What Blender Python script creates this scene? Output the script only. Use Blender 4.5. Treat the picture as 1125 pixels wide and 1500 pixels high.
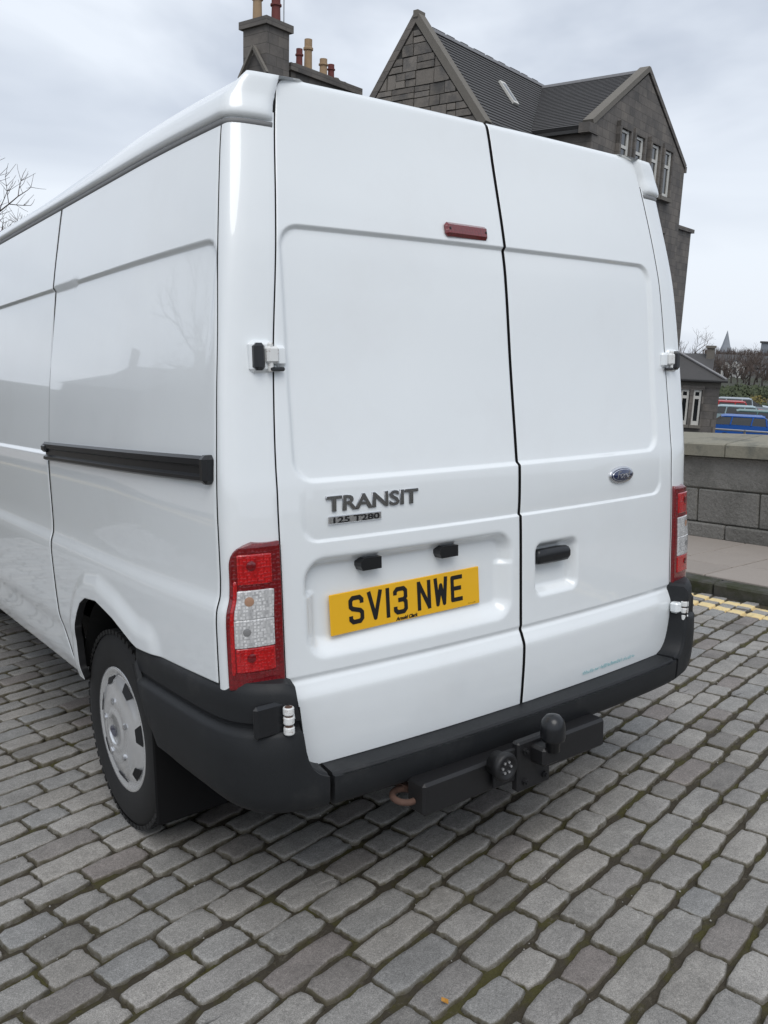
import bpy, math, random
import numpy as np
from mathutils import Matrix, Vector
S = bpy.context.scene
for o in list(bpy.data.objects): bpy.data.objects.remove(o)
R_ = math.radians
# ------------------------------------------------------------------ camera
SLOPE = R_(4.5)                                  # the street runs downhill, away along +y
RW = Matrix.Rotation(-SLOPE, 4, 'X')             # road frame -> world frame (z is true vertical)
CAM = Vector((-1.862, -1.807, 1.458))            # in the road frame: x across, y along the van, z off the setts
CW = RW @ CAM
Mv = Matrix(((0.79814574, -0.09941611, 0.59420519), (-0.60227836, -0.10715575, 0.79106158), (-0.01497176, -0.98925936, -0.14540208)))
cd = bpy.data.cameras.new('camera'); cam = bpy.data.objects.new('camera', cd); S.collection.objects.link(cam)
cd.sensor_fit = 'HORIZONTAL'; cd.sensor_width = 36; cd.lens = 36 * 1255 / 1125; cd.clip_start = .05; cd.clip_end = 6000
rot = Matrix((Mv @ Vector((1, 0, 0)), Mv @ Vector((0, -1, 0)), Mv @ Vector((0, 0, -1)))).transposed().to_4x4()
cam.matrix_world = RW @ (Matrix.Translation(CAM) @ rot)
S.camera = cam
# ------------------------------------------------------------------ sky, sun, exposure
W = bpy.data.worlds.new('World'); S.world = W; W.use_nodes = True
n = W.node_tree.nodes; l = W.node_tree.links; n.clear()
SUN_EL, SUN_AZ = R_(56), R_(214)                 # azimuth from +y clockwise: behind the camera
sky = n.new('ShaderNodeTexSky'); sky.sky_type = 'NISHITA'; sky.sun_disc = False
sky.sun_elevation = SUN_EL; sky.sun_rotation = SUN_AZ; sky.dust_density = 3
tc = n.new('ShaderNodeTexCoord'); mp = n.new('ShaderNodeMapping'); mp.inputs['Scale'].default_value = (1, 1, 2.6)
mp.inputs['Location'].default_value = (.35, 1.1, .2)
l.new(tc.outputs['Generated'], mp.inputs['Vector'])
nz = n.new('ShaderNodeTexNoise'); nz.inputs['Scale'].default_value = 2.1; nz.inputs['Detail'].default_value = 5; nz.inputs['Roughness'].default_value = .5
nz.inputs['Distortion'].default_value = .5
l.new(mp.outputs['Vector'], nz.inputs['Vector'])
cr = n.new('ShaderNodeValToRGB'); ce = cr.color_ramp
ce.elements[0].position = .38; ce.elements[0].color = (.535, .590, .685, 1)
ce.elements[1].position = .62; ce.elements[1].color = (.835, .890, .968, 1)
l.new(nz.outputs['Fac'], cr.inputs['Fac'])
sc = n.new('ShaderNodeVectorMath'); sc.operation = 'SCALE'; sc.inputs['Scale'].default_value = 10.0   # strength 0.1 below
l.new(cr.outputs['Color'], sc.inputs[0])
mx = n.new('ShaderNodeMix'); mx.data_type = 'RGBA'; mx.inputs['Factor'].default_value = .90            # ninety per cent cloud
l.new(sky.outputs['Color'], mx.inputs[6]); l.new(sc.outputs['Vector'], mx.inputs[7])
bg = n.new('ShaderNodeBackground'); bg.inputs['Strength'].default_value = .1
l.new(mx.outputs[2], bg.inputs['Color'])
wo = n.new('ShaderNodeOutputWorld'); l.new(bg.outputs['Background'], wo.inputs['Surface'])
sd = bpy.data.lights.new('sun', 'SUN'); sd.energy = 1.3; sd.angle = R_(40); sd.color = (1, .97, .93)
sun = bpy.data.objects.new('sun', sd); S.collection.objects.link(sun)
sdir = Vector((math.sin(SUN_AZ) * math.cos(SUN_EL), math.cos(SUN_AZ) * math.cos(SUN_EL), math.sin(SUN_EL)))
sun.rotation_euler = sdir.to_track_quat('Z', 'Y').to_euler(); sun.location = (-4, -8, 12)
vs = S.view_settings; vs.view_transform = 'Standard'; vs.look = 'None'; vs.gamma = 1; vs.exposure = .14; vs.use_curve_mapping = False
S.render.engine = 'CYCLES'

# ------------------------------------------------------------------ helpers
rnd = random.Random(11)
ROAD = []                                        # top-level objects laid out in the road frame
def tag(o, label=None, cat=None, group=None, kind=None):
    if label: o['label'] = label
    if cat: o['category'] = cat
    if group: o['group'] = group
    if kind: o['kind'] = kind
    return o
def link(o, parent=None, road=False):
    S.collection.objects.link(o)
    if parent: o.parent = parent
    elif road: ROAD.append(o)
    return o
def empty(name, loc=(0, 0, 0), road=False, parent=None):
    o = bpy.data.objects.new(name, None); o.empty_display_size = .2; o.location = loc
    return link(o, parent, road)
class MB:
    def __init__(s): s.v = []; s.f = []; s.m = []
    def add(s, vs, fs, m=0):
        b = len(s.v); s.v += [tuple(p) for p in vs]
        for f in fs: s.f.append(tuple(b + i for i in f)); s.m.append(m)
    def box(s, c, d, m=0, rz=0, bev=0.0):
        x, y, z = d[0] / 2, d[1] / 2, d[2] / 2
        if bev:
            b = min(bev, x * .9, y * .9, z * .9); pts = []
            for zz, k in ((-z, b), (-z + b, 0), (z - b, 0), (z, b)):
                for sx, sy in ((-1, -1), (1, -1), (1, 1), (-1, 1)):
                    for q in ((0, 1), (1, 0)) if sx * sy > 0 else ((1, 0), (0, 1)):
                        pts.append((sx * (x - k - (b if q[0] else 0) * (k == 0)), sy * (y - k - (b if q[1] else 0) * (k == 0)), zz))
            fs = [tuple(range(7, -1, -1)), tuple(range(24, 32))]
            for r in range(3):
                for i in range(8): j = (i + 1) % 8; fs.append((r * 8 + i, r * 8 + j, r * 8 + 8 + j, r * 8 + 8 + i))
        else:
            pts = [(sx * x, sy * y, sz * z) for sz in (-1, 1) for sx, sy in ((-1, -1), (1, -1), (1, 1), (-1, 1))]
            fs = [(3, 2, 1, 0), (4, 5, 6, 7), (0, 1, 5, 4), (1, 2, 6, 5), (2, 3, 7, 6), (3, 0, 4, 7)]
        ca, sa = math.cos(rz), math.sin(rz)
        s.add([(c[0] + p[0] * ca - p[1] * sa, c[1] + p[0] * sa + p[1] * ca, c[2] + p[2]) for p in pts], fs, m); return s
    def lathe(s, prof, c=(0, 0, 0), axis='z', seg=32, m=0, cap=True):
        b = []; N = len(prof)
        for r, h in prof:
            for i in range(seg):
                a = 2 * math.pi * i / seg; u, w = r * math.cos(a), r * math.sin(a)
                p = (u, w, h) if axis == 'z' else ((h, u, w) if axis == 'x' else (w, h, u))
                b.append((c[0] + p[0], c[1] + p[1], c[2] + p[2]))
        fs = [(k * seg + i, k * seg + (i + 1) % seg, k * seg + seg + (i + 1) % seg, k * seg + seg + i) for k in range(N - 1) for i in range(seg)]
        if cap: fs += [tuple(range(seg - 1, -1, -1)), tuple(range((N - 1) * seg, N * seg))]
        s.add(b, fs, m); return s
    def tube(s, pts, rads, seg=8, m=0):
        pts = [Vector(p) for p in pts]; b = []; ref = None
        for i, p in enumerate(pts):
            t = (pts[min(i + 1, len(pts) - 1)] - pts[max(i - 1, 0)]).normalized()
            if ref is None: ref = t.orthogonal().normalized()
            ref = (ref - t * ref.dot(t))
            ref = ref.normalized() if ref.length > 1e-5 else t.orthogonal().normalized()
            w = t.cross(ref); r = rads[i] if hasattr(rads, '__len__') else rads
            for k in range(seg):
                a = 2 * math.pi * k / seg; b.append(p + ref * (r * math.cos(a)) + w * (r * math.sin(a)))
        N = len(pts)
        fs = [(k * seg + i, k * seg + (i + 1) % seg, k * seg + seg + (i + 1) % seg, k * seg + seg + i) for k in range(N - 1) for i in range(seg)]
        if seg > 3: fs += [tuple(range(seg - 1, -1, -1)), tuple(range((N - 1) * seg, N * seg))]
        s.add(b, fs, m); return s
    def prism(s, poly, h0, h1, fn, m=0):
        """poly: 2D points; fn(u, v, h) -> 3D; closed prism between h0 and h1"""
        N = len(poly)
        b = [fn(u, v, h0) for u, v in poly] + [fn(u, v, h1) for u, v in poly]
        fs = [tuple(range(N - 1, -1, -1)), tuple(range(N, 2 * N))] + [(i, (i + 1) % N, N + (i + 1) % N, N + i) for i in range(N)]
        s.add(b, fs, m); return s
    def build(s, name, mats, parent=None, road=False, smooth=False, loc=(0, 0, 0), fix=True):
        me = bpy.data.meshes.new(name); me.from_pydata([(p[0] - loc[0], p[1] - loc[1], p[2] - loc[2]) for p in s.v] if any(loc) else s.v, [], s.f)
        if not isinstance(mats, (list, tuple)): mats = [mats]
        for m in mats: me.materials.append(m)
        if len(mats) > 1: me.polygons.foreach_set('material_index', s.m)
        if fix:
            import bmesh
            bm = bmesh.new(); bm.from_mesh(me); bmesh.ops.recalc_face_normals(bm, faces=bm.faces); bm.to_mesh(me); bm.free()
        if smooth: me.polygons.foreach_set('use_smooth', [True] * len(me.polygons))
        me.update()
        o = bpy.data.objects.new(name, me); o.location = loc
        return link(o, parent, road)
def autosmooth(o, ang=35):
    import bmesh
    me = o.data; me.polygons.foreach_set('use_smooth', [True] * len(me.polygons))
    bm = bmesh.new(); bm.from_mesh(me); c = R_(ang)
    for e in bm.edges:
        if len(e.link_faces) != 2 or e.calc_face_angle(0) > c: e.smooth = False
    bm.to_mesh(me); bm.free(); return o
def copy_tree(o, parent=None, road=False):
    c = o.copy(); link(c, parent, road)
    for ch in list(o.children): copy_tree(ch, c)
    return c
def pchip(tab):
    x = np.array([t[0] for t in tab], float); y = np.array([t[1] for t in tab], float); h = np.diff(x); dl = np.diff(y) / h
    d = np.zeros_like(y); d[0], d[-1] = dl[0], dl[-1]
    for i in range(1, len(x) - 1):
        if dl[i - 1] * dl[i] > 0: d[i] = 2 * dl[i - 1] * dl[i] / (dl[i - 1] + dl[i])
    def f(q):
        q = np.clip(np.asarray(q, float), x[0], x[-1]); i = np.clip(np.searchsorted(x, q) - 1, 0, len(h) - 1)
        t = (q - x[i]) / h[i]
        return (2*t**3-3*t**2+1)*y[i] + (t**3-2*t**2+t)*h[i]*d[i] + (-2*t**3+3*t**2)*y[i+1] + (t**3-t**2)*h[i]*d[i+1]
    return f
def sst(a, b, x):
    t = np.clip((np.asarray(x, float) - a) / (b - a), 0, 1); return t * t * (3 - 2 * t)

# ------------------------------------------------------------------ materials
def mat(name, col, rough=.6, metal=0., coat=0., spec=.5, noise=None, bump=None, tint=None, obj_rand=0., crough=.03):
    """noise=(scale, amount) mottles the colour; bump=(scale, strength); tint=(colour, scale, lo, hi) lays a second colour in patches"""
    m = bpy.data.materials.new(name); m.use_nodes = True; N = m.node_tree.nodes; L = m.node_tree.links
    P = N['Principled BSDF']; P.inputs['Roughness'].default_value = rough; P.inputs['Metallic'].default_value = metal
    P.inputs['Coat Weight'].default_value = coat; P.inputs['Coat Roughness'].default_value = crough; P.inputs['Specular IOR Level'].default_value = spec
    P.inputs['Base Color'].default_value = (*col, 1); out = None
    tcn = N.new('ShaderNodeTexCoord'); co = tcn.outputs['Object']
    if obj_rand:
        oi = N.new('ShaderNodeObjectInfo'); va = N.new('ShaderNodeVectorMath'); va.operation = 'ADD'
        mu = N.new('ShaderNodeMath'); mu.operation = 'MULTIPLY'; mu.inputs[1].default_value = 37.
        L.new(oi.outputs['Random'], mu.inputs[0]); L.new(co, va.inputs[0]); L.new(mu.outputs[0], va.inputs[1]); co = va.outputs[0]
    def fac_mul(prev, fac_out, lo, hi):
        mr = N.new('ShaderNodeMapRange'); mr.inputs['To Min'].default_value = lo; mr.inputs['To Max'].default_value = hi
        L.new(fac_out, mr.inputs['Value'])
        x = N.new('ShaderNodeVectorMath'); x.operation = 'SCALE'
        if prev is None: x.inputs[0].default_value = col
        else: L.new(prev, x.inputs[0])
        L.new(mr.outputs[0], x.inputs['Scale']); return x.outputs[0]
    def nzn(scale, det=5, rg=.6):
        q = N.new('ShaderNodeTexNoise'); q.inputs['Scale'].default_value = scale; q.inputs['Detail'].default_value = det; q.inputs['Roughness'].default_value = rg
        L.new(co, q.inputs['Vector']); return q.outputs['Fac']
    if tint:
        for (c2, s2, lo, hi) in (tint if isinstance(tint, list) else [tint]):
            q = nzn(s2, 6, .65); mr = N.new('ShaderNodeMapRange'); mr.inputs['From Min'].default_value = lo; mr.inputs['From Max'].default_value = hi; L.new(q, mr.inputs['Value'])
            mm = N.new('ShaderNodeMix'); mm.data_type = 'RGBA'; L.new(mr.outputs[0], mm.inputs['Factor'])
            if out is None: mm.inputs[6].default_value = (*col, 1)
            else: L.new(out, mm.inputs[6])
            mm.inputs[7].default_value = (*c2, 1); out = mm.outputs[2]
    if noise:
        for (s1, a1) in (noise if isinstance(noise, list) else [noise]): out = fac_mul(out, nzn(s1, 8, .7), 1 - a1, 1 + a1)
    if obj_rand: out = fac_mul(out, oi.outputs['Random'], 1 - obj_rand, 1 + obj_rand)
    if out is not None: L.new(out, P.inputs['Base Color'])
    if bump:
        b = N.new('ShaderNodeBump'); b.inputs['Strength'].default_value = bump[1]; b.inputs['Distance'].default_value = bump[2] if len(bump) > 2 else .01
        L.new(nzn(bump[0], 6, .65), b.inputs['Height']); L.new(b.outputs[0], P.inputs['Normal'])
    m['out'] = 0
    return m
M = {}
M['white'] = mat('van_white_paint', (.80, .835, .850), .30, coat=1., tint=((.765, .790, .80), 2.6, .50, .85), noise=[(1.7, .012), (30, .008)])
M['plastic'] = mat('dark_textured_plastic', (.0165, .018, .020), .55, tint=((.030, .031, .032), 5, .56, .72), noise=[(9, .22), (260, .12)], bump=(420, .3, .002), spec=.3)
M['black'] = mat('black_rubber', (.008, .008, .009), .6)
M['gloss'] = mat('black_gloss_plastic', (.012, .013, .015), .28)
M['tyre'] = mat('tyre_rubber', (.013, .013, .013), .8, noise=[(14, .3)], bump=(90, .2, .003))
M['silver'] = mat('silver_hubcap', (.80, .81, .82), .24, metal=.7, noise=[(18, .10)])
M['chrome'] = mat('chrome', (.66, .67, .69), .22, metal=.85)
M['dkchrome'] = mat('dark_chrome', (.42, .43, .45), .2, metal=1.)
M['badge_blue'] = mat('badge_blue', (.012, .022, .075), .2, coat=1.)
M['plate'] = mat('plate_yellow', (.82, .45, .014), .38, coat=.3)
M['ink'] = mat('plate_black', (.010, .010, .011), .35)
M['teal'] = mat('faded_teal_lettering', (.24, .52, .55), .4, coat=.6, noise=(90, .25))
M['zinc'] = mat('worn_hinge_paint', (.72, .73, .72), .4, tint=((.20, .10, .05), 60, .58, .68))
M['rust'] = mat('rusty_iron', (.10, .055, .04), .85, noise=(40, .4), bump=(60, .4))
M['under'] = mat('underbody', (.006, .006, .006), .9, noise=(8, .3))
M['tow'] = mat('towbar_black', (.009, .009, .010), .5, noise=(30, .3), bump=(80, .2, .002))
M['glass'] = mat('dark_window_glass', (.015, .018, .02), .05, coat=.5)
M['flap'] = mat('mudflap_rubber', (.006, .006, .0065), .8, spec=.2)
def lens(name, c1, c2, scale, rough=.12, rn=.45):
    m = bpy.data.materials.new(name); m.use_nodes = True; N = m.node_tree.nodes; L = m.node_tree.links; P = N['Principled BSDF']
    P.inputs['Roughness'].default_value = rough; P.inputs['Coat Weight'].default_value = 1; P.inputs['Coat Roughness'].default_value = .04
    t = N.new('ShaderNodeTexCoord'); v = N.new('ShaderNodeTexVoronoi'); v.inputs['Scale'].default_value = scale; v.distance = 'CHEBYCHEV'; v.inputs['Randomness'].default_value = rn
    L.new(t.outputs['Object'], v.inputs['Vector']); r = N.new('ShaderNodeValToRGB')
    r.color_ramp.elements[0].color = (*c1, 1); r.color_ramp.elements[1].color = (*c2, 1); r.color_ramp.elements[1].position = .75
    L.new(v.outputs['Distance'], r.inputs['Fac']); L.new(r.outputs['Color'], P.inputs['Base Color'])
    b = N.new('ShaderNodeBump'); b.inputs['Strength'].default_value = .35; b.inputs['Distance'].default_value = .004; L.new(v.outputs['Distance'], b.inputs['Height']); L.new(b.outputs[0], P.inputs['Normal'])
    return m
M['red'] = lens('red_lens', (.20, .003, .007), (.11, .002, .005), 95)
M['red2'] = lens('red_reflector', (.62, .008, .010), (.24, .003, .006), 120)
M['clear'] = lens('clear_lens', (.82, .82, .81), (.24, .24, .245), 120, .06, .4)
M['amber'] = mat('amber_bulb', (.40, .24, .16), .25); M['bulb'] = mat('clear_bulb', (.22, .22, .22), .2)
SETT_C = (.205, .205, .208)
def sett_mat(name, mode):
    m = bpy.data.materials.new(name); m.use_nodes = True; N = m.node_tree.nodes; L = m.node_tree.links; P = N['Principled BSDF']
    P.inputs['Roughness'].default_value = .72; P.inputs['Specular IOR Level'].default_value = .45
    g = N.new('ShaderNodeNewGeometry'); pos = g.outputs['Position']
    if mode == 'obj': rv = N.new('ShaderNodeObjectInfo').outputs['Random']
    else: rv = g.outputs['Random Per Island']
    def noise(s, d=6, r=.65):
        q = N.new('ShaderNodeTexNoise'); q.inputs['Scale'].default_value = s; q.inputs['Detail'].default_value = d; q.inputs['Roughness'].default_value = r; L.new(pos, q.inputs['Vector']); return q.outputs['Fac']
    def mr(x, a, b, c, d):
        q = N.new('ShaderNodeMapRange'); q.inputs[1].default_value = a; q.inputs[2].default_value = b; q.inputs[3].default_value = c; q.inputs[4].default_value = d; L.new(x, q.inputs[0]); return q.outputs[0]
    def mul(a, b):
        q = N.new('ShaderNodeMath'); q.operation = 'MULTIPLY'; L.new(a, q.inputs[0]); L.new(b, q.inputs[1]); return q.outputs[0]
    hue = N.new('ShaderNodeValToRGB'); e = hue.color_ramp
    e.elements[0].position = 0; e.elements[0].color = (.205, .196, .182, 1); e.elements[1].position = 1; e.elements[1].color = (.315, .302, .282, 1)
    for p_, c_ in ((.12, (.222, .198, .184)), (.2, (.262, .252, .238)), (.5, (.288, .278, .260)), (.62, (.245, .244, .238)), (.8, (.298, .282, .258))):
        x = e.elements.new(p_); x.color = (*c_, 1)
    L.new(rv, hue.inputs['Fac'])
    k = mul(mul(mr(noise(2.2, 3, .6), .3, .7, .72, 1.08), mr(noise(14, 4, .7), .3, .7, .86, 1.14)), mul(mr(noise(330, 3, .85), .3, .7, .45, 1.60), mr(noise(110, 4, .8), .3, .7, .74, 1.26)))
    c = N.new('ShaderNodeVectorMath'); c.operation = 'SCALE'; L.new(hue.outputs['Color'], c.inputs[0]); L.new(k, c.inputs['Scale'])
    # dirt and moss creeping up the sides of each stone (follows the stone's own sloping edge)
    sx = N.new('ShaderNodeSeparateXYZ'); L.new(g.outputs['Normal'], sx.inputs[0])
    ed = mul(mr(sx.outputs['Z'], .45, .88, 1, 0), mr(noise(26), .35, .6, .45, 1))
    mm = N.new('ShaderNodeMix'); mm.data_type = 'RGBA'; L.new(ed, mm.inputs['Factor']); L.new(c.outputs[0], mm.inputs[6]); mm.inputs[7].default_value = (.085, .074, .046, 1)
    # double yellow lines: worn thermoplastic along two strips of constant x
    ps = N.new('ShaderNodeSeparateXYZ'); L.new(pos, ps.inputs[0])
    def strip(x0, x1):
        a = mr(ps.outputs['X'], x0 - .006, x0 + .006, 0, 1); b = mr(ps.outputs['X'], x1 - .006, x1 + .006, 1, 0); return mul(a, b)
    ad = N.new('ShaderNodeMath'); ad.operation = 'ADD'; ad.use_clamp = True
    tot = None
    for a_, b_ in ((3.265, 3.34), (3.085, 3.175), (-5.0, -4.92), (-4.82, -4.74)):
        s_ = strip(a_, b_)
        if tot is None: tot = s_
        else:
            q = N.new('ShaderNodeMath'); q.operation = 'MAXIMUM'; L.new(tot, q.inputs[0]); L.new(s_, q.inputs[1]); tot = q.outputs[0]
    wear = mr(noise(38, 6, .8), .32, .42, .1, 1)
    yl = N.new('ShaderNodeMix'); yl.data_type = 'RGBA'; L.new(mul(tot, wear), yl.inputs['Factor']); L.new(mm.outputs[2], yl.inputs[6]); yl.inputs[7].default_value = (.76, .60, .31, 1)
    L.new(yl.outputs[2], P.inputs['Base Color'])
    b = N.new('ShaderNodeBump'); b.inputs['Strength'].default_value = .5; b.inputs['Distance'].default_value = .004
    L.new(noise(160, 5, .75), b.inputs['Height']); L.new(b.outputs[0], P.inputs['Normal'])
    return m
M['sett'] = sett_mat('granite_sett', 'obj'); M['sett_f'] = sett_mat('granite_sett_field', 'island')
M['joint'] = mat('mossy_joint', (.050, .041, .027), .95, tint=[((.062, .056, .014), 6, .48, .60), ((.10, .088, .066), 34, .60, .70)], noise=[(60, .4), (220, .4)], bump=(120, .9, .008))
# the same painted lines where they cross the joints
def lines_on(m):
    N = m.node_tree.nodes; L = m.node_tree.links; P = N['Principled BSDF']; src = P.inputs['Base Color'].links[0].from_socket
    g = N.new('ShaderNodeNewGeometry'); sx = N.new('ShaderNodeSeparateXYZ'); L.new(g.outputs['Position'], sx.inputs[0]); tot = None
    for a_, b_ in ((3.265, 3.34), (3.085, 3.175), (-5.0, -4.92), (-4.82, -4.74)):
        c = N.new('ShaderNodeMath'); c.operation = 'COMPARE'; c.inputs[1].default_value = (a_ + b_) / 2; c.inputs[2].default_value = (b_ - a_) / 2; L.new(sx.outputs['X'], c.inputs[0])
        if tot is None: tot = c.outputs[0]
        else: q = N.new('ShaderNodeMath'); q.operation = 'MAXIMUM'; L.new(tot, q.inputs[0]); L.new(c.outputs[0], q.inputs[1]); tot = q.outputs[0]
    nq = N.new('ShaderNodeTexNoise'); nq.inputs['Scale'].default_value = 24; nq.inputs['Detail'].default_value = 6; L.new(g.outputs['Position'], nq.inputs['Vector']); mr = N.new('ShaderNodeMapRange'); mr.inputs[1].default_value = .30; mr.inputs[2].default_value = .44; mr.inputs[4].default_value = .95; L.new(nq.outputs['Fac'], mr.inputs[0])
    mu = N.new('ShaderNodeMath'); mu.operation = 'MULTIPLY'; L.new(tot, mu.inputs[0]); L.new(mr.outputs[0], mu.inputs[1])
    mx_ = N.new('ShaderNodeMix'); mx_.data_type = 'RGBA'; L.new(mu.outputs[0], mx_.inputs['Factor']); L.new(src, mx_.inputs[6]); mx_.inputs[7].default_value = (.62, .47, .24, 1); L.new(mx_.outputs[2], P.inputs['Base Color'])
lines_on(M['joint'])
M['flag'] = mat('paving_flag', (.30, .265, .235), .85, noise=[(3, .10), (45, .10), (300, .12)], bump=(140, .25, .003), obj_rand=.06)
M['kerb'] = mat('granite_kerb', (.065, .063, .054), .85, tint=((.032, .036, .016), 6, .42, .58), noise=[(60, .25)], bump=(90, .4, .006))
M['wall'] = mat('granite_block', (.205, .198, .182), .85, tint=((.125, .122, .110), 2.2, .48, .66), noise=[(5, .20), (45, .28), (140, .32), (320, .25)], bump=(38, .9, .022), obj_rand=.15)
M['coping'] = mat('weathered_coping', (.255, .240, .190), .9, tint=((.15, .15, .125), 4, .5, .68), noise=[(40, .22), (200, .2)], bump=(70, .5, .008), obj_rand=.06)
M['mortar'] = mat('mortar', (.21, .19, .15), .95, tint=((.05, .05, .04), 3, .42, .55), noise=(50, .3), bump=(80, .5))
M['granite'] = mat('house_granite', (.165, .152, .138), .9, tint=[((.112, .106, .100), .9, .45, .65), ((.15, .135, .12), 2.6, .60, .72)], noise=[(6, .2), (30, .2)], bump=(9, .4, .03))
M['granite_b'] = mat('house_granite_block', (.205, .185, .163), .9, tint=((.115, .11, .105), 1.4, .45, .65), noise=[(8, .2), (40, .2)], bump=(14, .5, .03), obj_rand=.18)
def coursed(m, sc_=1.):                           # coursed stonework too far off to tell block from block
    N = m.node_tree.nodes; L = m.node_tree.links; P = N['Principled BSDF']; src = P.inputs['Base Color'].links[0].from_socket
    g = N.new('ShaderNodeNewGeometry'); dp = N.new('ShaderNodeVectorMath'); dp.operation = 'DOT_PRODUCT'; dp.inputs[1].default_value = (.9667, .2561, 0); L.new(g.outputs['Position'], dp.inputs[0])
    sx = N.new('ShaderNodeSeparateXYZ'); L.new(g.outputs['Position'], sx.inputs[0]); cb = N.new('ShaderNodeCombineXYZ'); L.new(dp.outputs['Value'], cb.inputs[0]); L.new(sx.outputs['Z'], cb.inputs[1])
    br = N.new('ShaderNodeTexBrick'); L.new(cb.outputs[0], br.inputs['Vector']); br.inputs['Scale'].default_value = 1; br.inputs['Brick Width'].default_value = .62; br.inputs['Row Height'].default_value = .31; br.inputs['Mortar Size'].default_value = .014; br.inputs['Mortar Smooth'].default_value = .4
    br.inputs['Color1'].default_value = (1.18, 1.15, 1.12, 1); br.inputs['Color2'].default_value = (.80, .80, .82, 1); br.inputs['Mortar'].default_value = (.62, .61, .60, 1); br.squash_frequency = 3; br.squash = .7
    mu = N.new('ShaderNodeMix'); mu.data_type = 'RGBA'; mu.blend_type = 'MULTIPLY'; mu.inputs['Factor'].default_value = 1; L.new(src, mu.inputs[6]); L.new(br.outputs['Color'], mu.inputs[7]); L.new(mu.outputs[2], P.inputs['Base Color'])
coursed(M['granite'])
M['gr_joint'] = mat('house_pointing', (.055, .053, .050), .95, noise=(12, .3))
M['dressed'] = mat('dressed_granite', (.165, .152, .132), .85, noise=[(3, .15), (40, .2)], bump=(20, .3, .02))
M['slate'] = mat('roof_slate', (.066, .064, .064), .65, noise=[(.8, .2), (9, .25)])
M['lead'] = mat('lead_ridge', (.30, .30, .31), .6, noise=(3, .25))
M['frame'] = mat('window_frame_white', (.62, .61, .57), .5, noise=(9, .1))
M['pot_red'] = mat('red_chimney_pot', (.16, .045, .04), .8, noise=(6, .2)); M['pot_buff'] = mat('buff_chimney_pot', (.36, .25, .15), .8, noise=(6, .25))
M['pipe'] = mat('cast_iron_pipe', (.05, .05, .05), .6)
M['ground'] = mat('far_ground', (.052, .050, .042), .95, tint=((.042, .046, .026), .02, .45, .6), noise=(.3, .2))
M['hill'] = mat('bare_hillside', (.075, .066, .052), .95, noise=(.05, .3)); M['tarmac'] = mat('car_park_tarmac', (.055, .055, .057), .9, noise=(3, .15))
M['bark'] = mat('bark', (.055, .046, .040), .9, noise=(6, .3)); M['twig'] = mat('twigs', (.085, .064, .054), .9)
M['leaf'] = mat('evergreen_leaf', (.045, .060, .022), .7, noise=(2, .3)); M['leaf_y'] = mat('golden_shrub_leaf', (.16, .13, .03), .7, noise=(2, .3))
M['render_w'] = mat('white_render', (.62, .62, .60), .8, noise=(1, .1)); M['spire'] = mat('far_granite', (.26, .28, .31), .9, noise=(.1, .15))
M['metal'] = mat('galvanised_rail', (.33, .34, .35), .5, metal=.6)
M['leafbit'] = mat('fallen_leaf', (.42, .20, .03), .7); M['grit'] = mat('grit', (.32, .31, .29), .9)

# ------------------------------------------------------------------ road: setts in skewed courses
def slab(name, x0, x1, y0, y1, z, m, nx=2, ny=2, thick=0, parent=None, rough=0.):
    mb = MB(); r = random.Random(5)
    pts = [(x0 + (x1 - x0) * i / (nx - 1), y0 + (y1 - y0) * j / (ny - 1), z + (r.uniform(-rough, rough) if rough else 0)) for j in range(ny) for i in range(nx)]
    mb.add(pts, [(j * nx + i, j * nx + i + 1, j * nx + nx + i + 1, j * nx + nx + i) for j in range(ny - 1) for i in range(nx - 1)])
    o = mb.build(name, m, parent, road=True, smooth=bool(rough), fix=False); return o
KX = 3.43                                        # kerb face
road = slab('road', -5.2, KX, -14, 46, -.030, M['joint']); tag(road, 'street of grey granite setts with mossy joints under the white van', 'road', kind='structure')
jo = slab('joint_fill', -3.7, KX - .002, -2.6, 6.0, -.0135, M['joint'], 300, 340, parent=road, rough=.005); jo['kind'] = 'stuff'
def sett_mesh(r, L, Wd, seg=22):
    out = []
    hx, hy = L / 2, Wd / 2
    def outline(ins, z, wob):
        q = []
        for i in range(seg):
            a = 2 * math.pi * (i + .5) / seg; p = 20.0
            ca, sa = math.cos(a), math.sin(a); k = (abs(ca) ** p + abs(sa) ** p) ** (-1 / p)
            q.append(((hx - ins) * ca * k + wob[i][0], (hy - ins) * sa * k + wob[i][1], z))
        return q
    wob = [(r.gauss(0, .0022), r.gauss(0, .0022)) for _ in range(seg)]
    tops = outline(.016, 0, wob); tz = [(r.uniform(-.0022, .0012)) for _ in range(seg)]
    rings = [outline(-.004, -.045, wob), outline(.0, -.011, wob), outline(.0022, -.0035, wob), outline(.0048, -.0006, wob), [(p[0], p[1], z) for p, z in zip(tops, tz)]]
    v = [p for rg in rings for p in rg]; f = []
    for k in range(len(rings) - 1):
        for i in range(seg): j = (i + 1) % seg; f.append((k * seg + i, k * seg + j, k * seg + seg + j, k * seg + seg + i))
    b = len(v); v.append((0, 0, .001)); f += [((len(rings) - 1) * seg + i, (len(rings) - 1) * seg + (i + 1) % seg, b) for i in range(seg)]
    return v, f
r = random.Random(3)
NV = 26; variants = []
for i in range(NV):
    Lb = [.135, .165, .20, .245][i % 4]; variants.append((Lb, *sett_mesh(r, Lb, .101)))
vm = []
for Lb, v, f in variants:
    me = bpy.data.meshes.new('sett'); me.from_pydata(v, [], f); me.materials.append(M['sett']); me.polygons.foreach_set('use_smooth', [True] * len(f)); me.update(); vm.append(me)
CA = R_(11.5); PITCH = .1125
ca, sa = math.cos(CA), math.sin(CA)
camm = Mv.transposed()
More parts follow.
